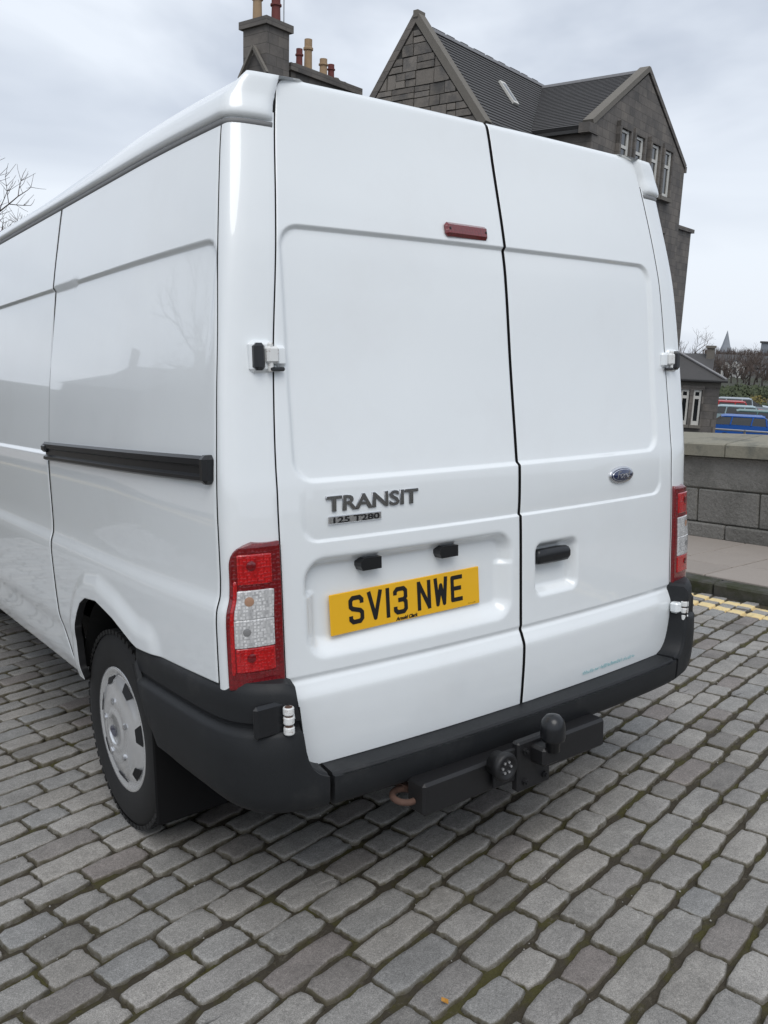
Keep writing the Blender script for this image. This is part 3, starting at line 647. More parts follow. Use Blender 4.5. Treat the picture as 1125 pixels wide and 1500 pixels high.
# rear bumper --------------------------------------------------------------------
bp = [(.981, .592), (.980, .45), (.976, .30), (.970, .17), (.962, .10), (.950, .055), (.930, .018), (.900, -.012), (.86, -.036), (.80, -.058), (.72, -.074), (.55, -.088), (.30, -.097), (0, -.100)]
def dense(p, k=9):
    p = np.array(p); s = np.concatenate([[0], np.cumsum(np.linalg.norm(np.diff(p, axis=0), axis=1))]); fx, fy = pchip(list(zip(s, p[:, 0]))), pchip(list(zip(s, p[:, 1]))); t = np.linspace(0, s[-1], 230); return np.column_stack([fx(t), fy(t)])
bl = dense(bp); tb = np.gradient(bl, axis=0); tb /= np.linalg.norm(tb, axis=1, keepdims=True); nb = np.stack([-tb[:, 1], tb[:, 0]], 1)
if nb[0, 0] < 0: nb = -nb
top_x = pchip([(0, .476), (.70, .477), (.735, .480), (.765, .490), (.787, .512), (.800, .545), (.808, .60), (.814, .66), (.820, .722), (.86, .735), (.945, .737), (.972, .725), (1.2, .722)])
bot_y = pchip([(-.2, .388), (-.06, .392), (.05, .405), (.20, .415), (.34, .418), (.42, .432), (.50, .505), (.56, .60), (.60, .67), (.63, .712)])
cprof = [(-.10, 9), (-.014, 9), (-.003, 8.99), (.003, 8.975), (.004, .680), (.002, .640), (-.004, .634), (-.006, .624), (-.006, .622), (.010, .615), (.016, .605), (.017, .55), (.015, .50), (.010, .45), (.0, -1), (-.016, -2), (-.07, -3)]
def bumper(sgn, i0, i1, name, label=None, mirror=False):
    rows = []
    idxs = list(range(i0, i1))
    for i in idxs:
        x, y = bl[i]; nx, ny = nb[i]; zt_ = float(top_x(x)); zb_ = float(bot_y(y)); row = []
        wcor = float(sst(.78, .86, x))
        for off, z in cprof:
            if z > 8.5: z2 = zt_ - (9 - z)
            elif z == -1: z2 = zb_ + .018
            elif z == -2: z2 = zb_
            elif z == -3: z2 = zb_ + .012
            else: z2 = z
            z2 = max(min(z2, zt_ - (0 if z > 8.5 else .004)), zb_) if z > 0 else min(z2, zt_)
            o2 = off if wcor > .99 else (off * wcor + (1 - wcor) * ({-.10: -.085}.get(off, min(off, .004))))
            row.append((sgn * (x + nx * o2), y + ny * o2, z2))
        rows.append(row)
    if mirror: rows = rows + [[(-p[0], p[1], p[2]) for p in row] for row in rows[-2::-1]]
    nP = len(cprof); mb = MB(); mb.add([p for row in rows for p in row], [(k * nP + i, k * nP + i + 1, k * nP + nP + i + 1, k * nP + nP + i) for k in range(len(rows) - 1) for i in range(nP - 1)] + [tuple(range(nP)), tuple(range((len(rows) - 1) * nP, len(rows) * nP))])
    o = mb.build(name, M['plastic'], van); autosmooth(o, 40)
    if label: o['label'] = label
    return o
isp = int(np.argmin(np.abs(bl[:, 0] - .735)))
for s in (-1, 1): bumper(s, 0, isp, 'bumper_corner')
bumper(1, isp + 1, len(bl), 'rear_bumper', mirror=True)
# tail lamps -------------------------------------------------------------------------
def lamp(s):
    root = empty('tail_lamp', (s * .87, .03, .76), parent=van)
    def patch(name, u0, u1, z0, z1, off, m_, rad=0., tuck=.014):
        zs = np.linspace(z0, z1, 40); U0 = np.full_like(zs, u0); U1 = np.full_like(zs, u1)
        if rad: U1 = u1 - (np.where(zs > z1 - rad, rad - np.sqrt(np.maximum(0, rad**2 - (zs - z1 + rad)**2)), 0) + 0 * zs) / .16
        U = U0[:, None] + (U1 - U0)[:, None] * np.linspace(0, 1, 26)[None]; Z = np.repeat(zs[:, None], 26, 1)
        P = shear(corner_pt(U, Z, s, off)) - np.array([s * .87, .03, .76])
        o = grid_panel(name, P, [m_], root, nrm_in=tuck, lip=.003, flip=(s < 0)); return o
    patch('red_lens', .01, .63, .722, 1.082, .011, M['red'], .055)
    patch('reflector', .09, .48, .985, 1.055, .0135, M['red2'], tuck=.002); patch('reflector', .08, .48, .765, .822, .0135, M['red2'], tuck=.002)
    patch('reflector', .525, .56, .76, .99, .0130, M['red2'], tuck=.002)
    c = patch('clear_lens', .08, .49, .898, .966, .0145, M['clear'], tuck=.003); c2 = patch('clear_lens', .08, .49, .828, .894, .0145, M['clear'], tuck=.003)
    for (u, z, mm_, rr) in ((.33, .942, 'amber', .012), (.34, .866, 'bulb', .010), (.30, 1.030, 'red', .012), (.30, .800, 'red', .011)):
        p = shear(corner_pt(np.array(u), np.array(z), s, .0142)); q = shear(corner_pt(np.array(u), np.array(z), s, .0175)); nn = Vector(q - p).normalized(); t1 = Vector((0, 0, 1)); t2 = nn.cross(t1); mb = MB()
        cc = Vector(q) - Vector((s * .87, .03, .76)); mb.add([cc] + [cc - nn * .0022 + t1 * rr * math.sin(a) + t2 * rr * math.cos(a) for a in np.linspace(0, 2 * math.pi, 17)[:-1]], [(0, i + 1, (i + 1) % 16 + 1) for i in range(16)])
        mb.build('bulb', M[mm_], root, smooth=True)
for s in (-1, 1): lamp(s)
# hinges ---------------------------------------------------------------------------
def hinge(s, z, low=False):
    x = float(xd_t(z)) + .004; y = float(rear(x, z)); sx = .021 * max(0, z - 1.15)
    root = empty('hinge', (s * x + sx, y, z), parent=van)
    if not low:
        MB().box((s * .030, .004, 0), (.066, .030, .078), bev=.010).build('hinge_plate', M['white'], root)
        MB().box((s * .043, -.008, 0), (.030, .030, .066), bev=.008).build('hinge_cover', M['gloss'], root)
        MB().box((s * .008, -.012, .004), (.034, .024, .042), bev=.006).build('hinge_knuckle', M['zinc'], root)
        MB().box((s * -.020, -.004, .002), (.032, .022, .052), bev=.008).build('hinge_leaf', M['white'], root)
        MB().lathe([(.006, -.036), (.007, -.033), (.007, .030), (.005, .034)], c=(s * .012, -.014, 0), seg=12).build('hinge_pin', M['zinc'], root)
        MB().box((s * -.004, -.016, -.030), (.040, .014, .010), bev=.003).build('check_strap', M['gloss'], root)
    else:
        xk, yk, zk = (.034, -.060, .022) if s < 0 else (.004, -.046, .010)
        MB().box((s * (xk + .042), yk + .024, zk + .002), (.085, .018, .085), bev=.008).build('hinge_pocket', M['gloss'], root)
        for k, zc in ((0, .024), (1, 0.), (2, -.026)): MB().lathe([(.0125, zc - .0095), (.014, zc - .007), (.014, zc + .007), (.0125, zc + .0095)], c=(s * xk, yk, zk), seg=16).build('hinge_knuckle', M['zinc'], root)
        MB().lathe([(.010, -.036), (.010, .034)], c=(s * xk, yk, zk), seg=12).build('hinge_pin', M['rust'], root)
        MB().box((s * (xk - .020), yk + .022, zk + .010), (.036, .034, .040), bev=.007).build('hinge_leaf', M['white'], root)
for s in (-1, 1):
    hinge(s, 1.533); hinge(s, .628, True)
for s in ():
    MB().tube([shear([(s * .735, .140, 2.135)])[0], shear([(s * .750, .118, 2.137)])[0], shear([(s * .785, .112, 2.139)])[0]], [.010, .013, .010], 10).build('door_stop', M['white'], van, smooth=True)
# fittings on the doors ---------------------------------------------------------------
def on_door(x, z, off): y = float(rear(np.array(x), np.array(z)) + door_disp(np.array([x]), np.array([z]))[0]); sx = .021 * max(0, z - 1.15); return (x + sx, y - off, z)
pc = on_door(-.407, .867, .006)
plate = MB().box((0, 0, 0), (.520, .005, .111), bev=.002).build('number_plate', M['plate'], dl, loc=(0, 0, 0)); plate.location = pc
plate['label'] = 'yellow number plate reading SV13 NWE'
plate.rotation_euler = (R_(-2), R_(-.9), R_(-1.6))
GL = {'S': [[(43, 57), (43, 65), (36, 72), (14, 72), (7, 65), (7, 49), (13, 43), (37, 36), (43, 30), (43, 14), (36, 7), (14, 7), (7, 14), (7, 22)]], 'V': [[(6, 79), (25, 6), (44, 79)]], '1': [[(7, 0), (7, 79)]],
      '3': [[(7, 58), (7, 65), (14, 72), (36, 72), (43, 65), (43, 48), (36, 41), (19, 41)], [(36, 41), (43, 34), (43, 14), (36, 7), (14, 7), (7, 14), (7, 22)]], 'N': [[(7, 0), (7, 79)], [(8, 74), (42, 5)], [(43, 0), (43, 79)]],
      'W': [[(6, 79), (13, 4), (25, 58), (37, 4), (44, 79)]], 'E': [[(43, 72), (7, 72), (7, 7), (43, 7)], [(7, 40), (38, 40)]]}
def glyph(ch, x0, z0, name='character'):
    mb = MB(); k = 0; hwid = .0062
    for line in GL[ch]:
        pts = [Vector(((x0 + a) / 1000, 0, (z0 + b) / 1000)) for a, b in line]
        for a, b in zip(pts[:-1], pts[1:]):
            d = (b - a).normalized(); nn = Vector((-d.z, 0, d.x)) * hwid; y_ = -.0031 - k * .00003; k += 1
            ex = d * .002
            mb.add([(p.x, y_, p.z) for p in (a - nn - ex, b - nn + ex, b + nn + ex, a + nn - ex)], [(0, 1, 2, 3)])
        for p in pts[1:-1]:
            y_ = -.0031 - k * .00003; k += 1; mb.add([(p.x + hwid * math.cos(t), y_, p.z + hwid * math.sin(t)) for t in np.linspace(0, 2 * math.pi, 13)[:-1]], [tuple(range(12))])
    mb.build(name, M['ink'], plate, fix=False)
x0 = -203
for ch in 'SV13 NWE':
    if ch == ' ': x0 += 22; continue
    glyph(ch, x0, -36); x0 += (14 if ch == '1' else 50) + 11
def text(name, s_, size, m_, parent, loc, ext=.001, shearx=0., rot=(R_(90), 0, 0), sx=1., bold=0., bevel=0.):
    cu = bpy.data.curves.new(name, 'FONT'); cu.body = s_; cu.size = size; cu.extrude = ext; cu.shear = shearx; cu.offset = bold; cu.bevel_depth = bevel; cu.resolution_u = 3
    t = bpy.data.objects.new('tmp', cu); S.collection.objects.link(t); dg = bpy.context.evaluated_depsgraph_get(); me = bpy.data.meshes.new_from_object(t.evaluated_get(dg)); bpy.data.objects.remove(t)
    me.materials.clear(); me.materials.append(m_); o = bpy.data.objects.new(name, me); o.location = loc; o.rotation_euler = rot; o.scale = (sx, 1, 1); link(o, parent); return o
text('dealer_lettering', 'Arnold Clark', .0135, M['ink'], plate, (-.048, -.0032, -.0515), .0003, .25, bold=.0006)
# badge lettering stretched over the bowed door
p0 = on_door(-.672, 1.136, .003); p1 = on_door(-.40, 1.136, .003); ang = math.atan2(p1[1] - p0[1], p1[0] - p0[0])
def badge(name, s_, x, z, size, m_, width, off=.002, ext=.003, **k):
    o = text(name, s_, size, m_, dl, on_door(x, z, off), ext, rot=(R_(90), 0, ang), **k); w = max(v.co.x for v in o.data.vertices) - min(v.co.x for v in o.data.vertices); o.scale = (width / w, 1, 1); return o
b_ = badge('model_badge', 'TRANSIT', -.678, 1.143, .054, M['dkchrome'], .288, bold=.0012, bevel=.0006); b_['label'] = 'dark chrome TRANSIT lettering'
st_ = MB().box((0, 0, 0), (.162, .004, .021), bev=.0015).build('badge_strip', M['chrome'], dl); q = on_door(-.594, 1.119, .003); st_.location = q; st_.rotation_euler = (0, 0, ang)
t_ = text('badge_lettering', '125 T280', .0215, M['ink'], st_, (-.074, -.0026, -.0075), .0006, bold=.0005); w = max(v.co.x for v in t_.data.vertices); t_.scale = (.148 / w, 1, 1)
# oval badge on the other door
ov = empty('oval_badge', on_door(.492, 1.152, .001), parent=dr); ov.rotation_euler = (0, 0, R_(2.5)); ov.empty_display_size = .05
def ellip(name, a, b, y0, y1, m_, dome=0.):
    mb = MB(); sg = 40; rings = [(1, y0), (1, y1), (.96, y1 - .0015)]; v = []
    for k, y in rings: v += [(a * k * math.cos(2 * math.pi * i / sg), y, b * k * math.sin(2 * math.pi * i / sg)) for i in range(sg)]
    v.append((0, y1 - .0015 - dome, 0)); f = [(k * sg + i, k * sg + (i + 1) % sg, k * sg + sg + (i + 1) % sg, k * sg + sg + i) for k in range(2) for i in range(sg)] + [(2 * sg + i, 2 * sg + (i + 1) % sg, 3 * sg) for i in range(sg)]
    mb.add(v, f); return mb.build(name, m_, ov, smooth=True)
ellip('badge_rim', .066, .0285, 0, -.004, M['chrome']); ellip('badge_face', .058, .0225, -.004, -.0062, M['badge_blue']); ellip('badge_line', .0545, .0198, -.0062, -.0079, M['chrome']); ellip('badge_field', .0530, .0184, -.0075, -.0090, M['badge_blue'])
t_ = text('badge_script', 'Ford', .034, M['chrome'], ov, (-.036, -.0108, -.010), .0008, .35); w = max(v.co.x for v in t_.data.vertices) - min(v.co.x for v in t_.data.vertices); t_.scale = (.072 / w, 1, 1)
# teal web address along the door's lower edge
q0 = on_door(.285, .506, .0045); q1 = on_door(.585, .506, .0045)
def worn_marks(name, m_, parent, loc, rot, width, h_, seed):   # lettering too worn and small to read: broken strokes only
    r = random.Random(seed); mb = MB(); x = 0.
    while x < width:
        w = h_ * r.uniform(.28, .62)
        for k in range(r.choice((1, 2, 2))):
            z0 = h_ * r.choice((0, 0, .1)); z1 = h_ * r.choice((.6, .62, .95)); xa = x + k * w * .7; t = h_ * .13
            mb.add([(xa, 0, z0), (xa + t, 0, z0), (xa + t, 0, z1), (xa, 0, z1)], [(0, 1, 2, 3)])
        zz = h_ * r.choice((.02, .3, .52)); mb.add([(x, -.00004, zz), (x + w * .8, -.00004, zz), (x + w * .8, -.00004, zz + h_ * .12), (x, -.00004, zz + h_ * .12)], [(0, 1, 2, 3)])
        x += w + h_ * r.uniform(.12, .3)
    o = mb.build(name, m_, parent, fix=False); o.location = loc; o.rotation_euler = rot; return o
worn_marks('worn_lettering', M['teal'], dr, q0, (R_(-4), 0, math.atan2(q1[1] - q0[1], q1[0] - q0[0])), .29, .0135, 3)['label'] = 'faded teal line of worn lettering'
worn_marks('maker_mark', M['ink'], plate, (.215, -.0032, -.050), (0, 0, 0), .026, .0036, 5)
# high-level brake lamp
bl_ = MB().box((0, 0, 0), (.164, .020, .040), bev=.008).build('brake_lamp', M['red'], dl); q = on_door(-.152, 1.892, .006); bl_.location = (q[0], q[1] + .004, q[2]); bl_.rotation_euler = (R_(-10), 0, R_(1))
for k in (-1, 1): MB().lathe([(.004, .001), (.0035, -.0008)], c=(k * .070, -.0102, 0), axis='y', seg=10).build('screw', M['black'], bl_)
# number-plate lamps, door handle
for x in (-.545, -.280):
    q = on_door(x, .992, .0); o = MB().prism([(-.034, -.006), (-.028, -.018), (.034, -.018), (.034, .014), (-.022, .016), (-.034, .004)], -.030, .004, lambda u, v, h: (u, h, v)).build('plate_lamp', M['gloss'], dl); o.location = (q[0], q[1], q[2])
q = on_door(.150, .925, .0)
mb = MB(); pts = []
for k, (x, rz) in enumerate(((-.072, .018), (-.066, .023), (-.03, .0245), (.03, .0245), (.064, .023), (.072, .017))):
    for i in range(14):
        a = 2 * math.pi * i / 14; ca_, sa_ = math.cos(a), math.sin(a); k_ = (abs(ca_) ** 4 + abs(sa_) ** 4) ** -.25; pts.append((x, -.020 + .017 * ca_ * k_, rz * sa_ * k_))
mb.add(pts, [(k * 14 + i, k * 14 + (i + 1) % 14, k * 14 + 14 + (i + 1) % 14, k * 14 + 14 + i) for k in range(5) for i in range(14)] + [tuple(range(14)), tuple(range(70, 84))])
o = mb.build('door_handle', M['gloss'], dr, smooth=True); o.location = (q[0], q[1], q[2])
# tow bar ------------------------------------------------------------------------------
tb_ = empty('tow_bar', (-.13, -.10, .36), parent=van)
def tp(mb_, nm, m_, sm=False):
    o = mb_.build(nm, m_, tb_, smooth=sm); o.location = (.13, .10, -.36); return o
tp(MB().box((-.128, -.115, .362), (.745, .075, .092), bev=.008), 'cross_beam', M['tow'])
tp(MB().box((-.128, .03, .40), (.60, .22, .05)), 'bracket', M['under'])
tp(MB().box((-.110, -.168, .372), (.135, .030, .150), bev=.006), 'face_plate', M['tow'])
for bx_ in (-.150, -.070):
    for bz_ in (.325, .418): tp(MB().lathe([(.011, -.183), (.011, -.190), (.006, -.1905), (.006, -.197)], c=(bx_, 0, bz_), axis='y', seg=6), 'bolt', M['tow'])
tp(MB().tube([(-.252, -.17, .408), (-.262, -.13, .37), (-.30, -.09, .335), (-.36, -.04, .34), (-.40, .06, .40)], .008, 8), 'cable', M['black'], True)
0; tp(MB().box((-.092, -.205, .405), (.070, .06, .055), bev=.008), 'tow_neck', M['tow'])
tp(MB().lathe([(.020, .42), (.021, .452), (.034, .455), (.036, .462), (.036, .490), (.032, .512), (.020, .526), (.006, .530)], c=(-.092, -.235, 0), seg=24), 'ball_cover', M['gloss'], True)
sk = tp(MB().lathe([(.034, -.165), (.036, -.190), (.041, -.194), (.041, -.212), (.036, -.216), (.030, -.217), (.026, -.210), (.010, -.210)], c=(-.252, 0, .408), axis='y', seg=24), 'socket', M['tow'], True)
for k in range(6):
    a = k * 1.047; o = MB().lathe([(.004, -.205), (.004, -.2145)], c=(-.252 + .016 * math.cos(a), 0, .408 + .016 * math.sin(a)), axis='y', seg=8).build('socket_pin', M['chrome'], sk); o.location = (0, 0, 0)
tp(MB().box((-.215, -.165, .38), (.09, .012, .10), bev=.004), 'socket_bracket', M['tow'])
mb = MB(); pts = [(-.505 + .034 * math.cos(a), -.075 + .034 * math.sin(a), .352 + .004 * math.sin(a)) for a in np.linspace(0, 2 * math.pi, 25)]; mb.tube(pts, .0095, 8); o = mb.build('towing_eye', M['rust'], van, smooth=True)
MB().box((-.48, -.02, .362), (.02, .09, .014)).build('towing_eye_shank', M['rust'], o)
# ------------------------------------------------------------------ beyond the wall (true vertical; positions relative to the lens)
CWx, CWy, CWz = CW
GZ = CWz - 5.0                                   # level of the yard and car park below the street
ground = MB(); rr_ = ((0.5, 0), (60, 0), (380, 0), (640, -5), (1500, -32), (5000, -140)); NG = 72
ground.add([(CWx + q * math.cos(2 * math.pi * i / NG), CWy + q * math.sin(2 * math.pi * i / NG), GZ - .4 + h_) for q, h_ in rr_ for i in range(NG)], [(k * NG + i, k * NG + (i + 1) % NG, k * NG + NG + (i + 1) % NG, k * NG + NG + i) for k in range(len(rr_) - 1) for i in range(NG)] + [tuple(range(NG))])
o = ground.build('ground', M['ground'], fix=False); tag(o, 'low lying town ground beyond the wall, falling away past the skyline', 'ground', kind='structure')
o = MB(); o.add([(CWx + 8, CWy - 20, GZ), (CWx + 75, CWy - 20, GZ), (CWx + 75, CWy + 60, GZ), (CWx + 8, CWy + 60, GZ)], [(0, 1, 2, 3)]); o = o.build('car_park', M['tarmac'], fix=False); tag(o, 'tarmac car park below the parapet wall', 'car park', kind='structure')
DX, DY = math.sin(R_(75.16)), math.cos(R_(75.16))
def H(s, t, z): return (CWx + 28.43 + s * DX - t * DY, CWy + 23.06 + s * DY + t * DX, CWz + z)   # house frame: s along the street front, t back from it
def HB(mb, s0, s1, t0, t1, z0, z1, m=0): return mb.prism([(s0, t0), (s1, t0), (s1, t1), (s0, t1)], z0, z1, lambda u, v, h: H(u, v, h), m)
def houseroot(nm, s, t, label, cat='house'): o = empty(nm, H(s, t, -5)); return tag(o, label, cat)
def part(mb, nm, m_, root, smooth=False):
    o = mb.build(nm, m_, root, smooth=smooth); w = root.matrix_basis.translation
    if root.parent is None: o.location = (-w.x, -w.y, -w.z)
    return o
# --- granite house with two gables
hs = houseroot('granite_house', 0, 0, 'dark granite house with two steep gables and slate roof behind the van')
EV, AP, SA, SL_, SR = 7.62, 10.44, 2.45, -2.26, 7.49
wallm = MB(); wallm.prism([(SL_, -5), (SR, -5), (SR, EV), (SA, AP), (SL_, EV)], 0, 9, lambda u, v, h: H(u, h, v))
wg = part(wallm, 'wall', M['granite'], hs)
part(HB(MB(), -6.45, SL_ + .1, 2.2, 7.6, -5, 7.0), 'wall', M['granite'], hs)
# wing roof
def roofslab(nm, pts, th=.10, m_='slate'):       # pts: four (s,t,z) corners
    P = [Vector(H(*p)) for p in pts]; nn = (P[1] - P[0]).cross(P[3] - P[0]).normalized(); nn = nn if nn.z > 0 else -nn
    mb = MB(); mb.add([p + nn * .02 for p in P] + [p + nn * (.02 + th) for p in P], [(3, 2, 1, 0), (4, 5, 6, 7), (0, 1, 5, 4), (1, 2, 6, 5), (2, 3, 7, 6), (3, 0, 4, 7)])
    return part(mb, nm, M[m_], hs)
kz = (AP - EV) / (SA - SL_)
roofslab('roof', [(SL_ - .2, .30, EV - .2 * kz), (SA, .30, AP), (SA, 9, AP), (SL_ - .2, 9, EV - .2 * kz)]); roofslab('roof', [(SR + .1, .30, EV - .06), (SA, .30, AP), (SA, 9, AP), (SR + .1, 9, EV - .06)])
# main range roof
roofslab('roof', [(-6.3, 2.0, 6.90), (-6.3, 4.87, 10.50), (SA + .3, 4.87, 10.50), (SA - 4.2, 2.0, 6.90)]); roofslab('roof', [(-6.3, 7.74, 6.90), (-6.3, 4.87, 10.50), (SA, 4.87, 10.50), (SA, 7.74, 6.90)])
# slate courses: thin lapped battens of slate on the two slopes that face the street
def courses(p0, p1, p2, p3, n_):                 # p0->p1 eave, p3->p2 ridge
    mb = MB()
    a, b, c, d = [Vector(H(*p)) for p in (p0, p1, p2, p3)]; nn = (b - a).cross(d - a).normalized(); nn = nn if nn.z > 0 else -nn
    for k in range(n_):
        u, w = k / n_, (k + 1) / n_ + .004; q = [a.lerp(d, u), b.lerp(c, u), b.lerp(c, min(w, 1)), a.lerp(d, min(w, 1))]
        mb.add([q[0] + nn * .155, q[1] + nn * .155, q[2] + nn * .125, q[3] + nn * .125, q[0] + nn * .11, q[1] + nn * .11], [(0, 1, 2, 3), (4, 5, 1, 0)])
    o = part(mb, 'slate_courses', M['slate'], hs); o['kind'] = 'stuff'
courses((-6.3, 2.0, 6.9), (SA - 4.2, 2.0, 6.9), (SA + .3, 4.87, 10.5), (-6.3, 4.87, 10.5), 26)
courses((SL_ - .2, .30, EV - .2 * kz), (SL_ - .2, 9, EV - .2 * kz), (SA, 9, AP), (SA, .3, AP), 30)
def hbar(nm, a, b, w, h_, m_):                   # bar with rectangular section between two house points
    A, B = Vector(H(*a)), Vector(H(*b)); d = (B - A).normalized(); side = d.cross(Vector((0, 0, 1))).normalized(); up = side.cross(d)
    mb = MB(); mb.add([P + side * sx * w / 2 + up * sz * h_ / 2 for P in (A, B) for sx, sz in ((-1, -1), (1, -1), (1, 1), (-1, 1))], [(3, 2, 1, 0), (4, 5, 6, 7), (0, 1, 5, 4), (1, 2, 6, 5), (2, 3, 7, 6), (3, 0, 4, 7)])
    return part(mb, nm, M[m_], hs)
hbar('ridge', (-6.2, 4.87, 10.66), (SA + .2, 4.87, 10.66), .26, .10, 'lead'); hbar('ridge', (SA, .3, AP + .15), (SA, 5.2, AP + .15), .22, .10, 'lead'); hbar('valley', (SA + .1, 4.6, 10.52), (-2.0, 2.2, 7.72), .26, .06, 'lead')
for k in range(9): hbar('ridge_tile', (-5.9 + .93 * k, 4.87, 10.73), (-5.9 + .93 * k + (.5 if k % 3 else .8), 4.87, 10.73), .16, .07, 'slate')
# skews (gable copings)
hbar('skew', (SL_ - .05, .16, EV + .12), (SA, .16, AP + .22), .42, .20, 'dressed'); hbar('skew', (SR + .05, .16, EV + .10), (SA, .161, AP + .22), .42, .20, 'granite')
hbar('kneeler', (SL_ - .35, .17, EV - .10), (SL_ + .45, .17, EV - .10), .44, .34, 'granite'); hbar('gutter', (SL_ - .18, .45, EV - .18), (SL_ - .18, 2.2, EV - .18), .14, .12, 'pipe')
part(HB(MB(), SR - .02, SR + .14, -.06, .3, EV - .14, EV + .12), 'kneeler', M['granite'], hs)
# upper windows of the right gable: two pairs of tall sashes
def sash(s0, s1, z0, z1, face_t, root, depth=.22):
    w = empty('window', H((s0 + s1) / 2, face_t, z0), parent=root); base = root.matrix_basis.translation; w.location = w.location - base; off = Vector(H((s0 + s1) / 2, face_t, z0))
    def p(mb, nm, m_): o = mb.build(nm, M[m_], w); o.location = -off; return o
    t = face_t
    p(HB(MB(), s0, s1, t - .010, t - .004, z0, z1), 'recess', 'black'); p(HB(MB(), s0 + .1, s1 - .1, t - .022, t - .014, z0 + .1, z1 - .06), 'pane', 'glass')
    fw = .17
    for a, b, c, d in ((s0 + .02, s0 + fw, z0, z1), (s1 - fw - .04, s1 - .04, z0, z1), (s0 + fw, s1 - fw - .04, z0, z0 + .16), (s0 + fw, s1 - fw - .04, (z0 + z1) / 2 + .25, (z0 + z1) / 2 + .37), (s0 + fw, s1 - fw - .04, z1 - .12, z1 - .03)): p(HB(MB(), a, b, t - .070, t - .026, c, d), 'frame', 'frame')
    # reveal: jambs and lintel standing proud of the frame
    for a, b, c, d in ((s0 - .16, s0, z0 - .12, z1 + .22), (s1, s1 + .16, z0 - .12, z1 + .22), (s0, s1, z1, z1 + .22)): p(HB(MB(), a, b, t - .16, t - .002, c, d), 'jamb', 'granite')
    p(HB(MB(), s0 - .2, s1 + .2, t - .22, t - .003, z0 - .16, z0), 'sill', 'dressed'); return w
for s0 in (.05, 1.50, 3.20, 4.68): sash(s0 - .05, s0 + .85, 6.08, 7.98, -.01, hs)
for s0 in (.05, 1.50, 3.20, 4.68): sash(s0, s0 + .72, 2.6, 4.6, -.01, hs)
# left gable: blocks of granite picked out by recessed pointing
gm = MB(); gm.prism([(2.0, 6.15), (7.76, 6.15), (7.76, 7.0), (4.88, 10.75), (2.0, 7.0)], -6.75, -6.45, lambda u, v, h: H(h, u, v)); part(gm, 'gable_wall', M['gr_joint'], hs); part(HB(MB(), -6.80, -6.45, 2.0, 7.76, -5, 6.15), 'wall', M['granite'], hs)
rg = random.Random(4)
def clip(poly, a, b, c):                         # keep a*u+b*v<=c
    out = []
    for i in range(len(poly)):
        p, q = poly[i], poly[(i + 1) % len(poly)]; dp, dq = a * p[0] + b * p[1] - c, a * q[0] + b * q[1] - c
        if dp <= 0: out.append(p)
        if dp * dq < 0: k = dp / (dp - dq); out.append((p[0] + (q[0] - p[0]) * k, p[1] + (q[1] - p[1]) * k))
    return out
z = 6.2
while z < 10.6:
    hgt = rg.uniform(.30, .52); t = 1.9 - rg.uniform(0, .4)
    while t < 7.8:
        wdt = rg.uniform(.42, 1.05) if hgt < .42 else rg.uniform(.35, .85); parts = [(z, z + hgt)] if rg.random() < .7 or hgt < .4 else [(z, z + hgt * .5), (z + hgt * .5, z + hgt)]
        for z0, z1 in parts:
            q = [(t + .02, z0 + .018), (t + wdt - .02, z0 + .018 + rg.uniform(-.01, .01)), (t + wdt - .02, z1 - .018), (t + .02, z1 - .018 + rg.uniform(-.01, .01))]
            q = clip(q, 1.27, 1, 10.60 + 1.27 * 4.88); q = clip(q, -1.27, 1, 10.60 - 1.27 * 4.88)
            if len(q) >= 3:
                ar = abs(sum(q[i][0] * q[(i + 1) % len(q)][1] - q[(i + 1) % len(q)][0] * q[i][1] for i in range(len(q)))) / 2
                if ar > .025: part(MB().prism(q, -6.75 - rg.uniform(.03, .07), -6.74, lambda u, v, h: H(h, u, v)), 'stone_block', M['granite_b'], hs)
        t += wdt
    z += hgt
hbar('skew', (-6.62, 1.85, 7.02), (-6.62, 4.90, 10.92), .42, .26, 'dressed'); hbar('skew', (-6.62, 7.9, 7.02), (-6.621, 4.86, 10.92), .42, .26, 'granite')
part(HB(MB(), -6.85, -6.40, 4.78, 4.98, 10.85, 11.08), 'finial', M['dressed'], hs)
# skylight on the main slope
def onslope(s, t, d): z_ = 10.5 - (4.87 - t) * (3.6 / 2.87); return Vector(H(s, t, z_)) + Vector((DY * .78 * d, -DX * .78 * d, .62 * d))
sk_ = MB(); P4 = [(-2.62, 3.35), (-2.22, 3.35), (-2.22, 4.05), (-2.62, 4.05)]; sk_.add([onslope(a, b, .15) for a, b in P4] + [onslope(a, b, .24) for a, b in P4], [(4, 5, 6, 7), (0, 1, 5, 4), (1, 2, 6, 5), (2, 3, 7, 6), (3, 0, 4, 7)]); sw = part(sk_, 'skylight', M['frame'], hs)
q4 = [(-2.54, 3.42), (-2.30, 3.42), (-2.30, 3.98), (-2.54, 3.98)]; mb = MB(); mb.add([onslope(a, b, .246) for a, b in q4], [(0, 1, 2, 3)]); mb.build('pane', M['glass'], sw)
# outshoot stack on the right of the gable
part(HB(HB(MB(), 8.1, 10.3, .4, 1.7, -5, 5.15), 8.0, 10.5, .3, 1.8, 5.15, 5.32), 'chimney_stack', M['granite'], hs); part(HB(MB(), 7.5, 8.2, .6, 5, -5, 4.2), 'wall', M['granite'], hs)
part(MB().tube([H(8.02, .30, -3), H(8.02, .30, 4.3), H(7.9, .30, 4.5)], .055, 8), 'drain_pipe', M['pipe'], hs)
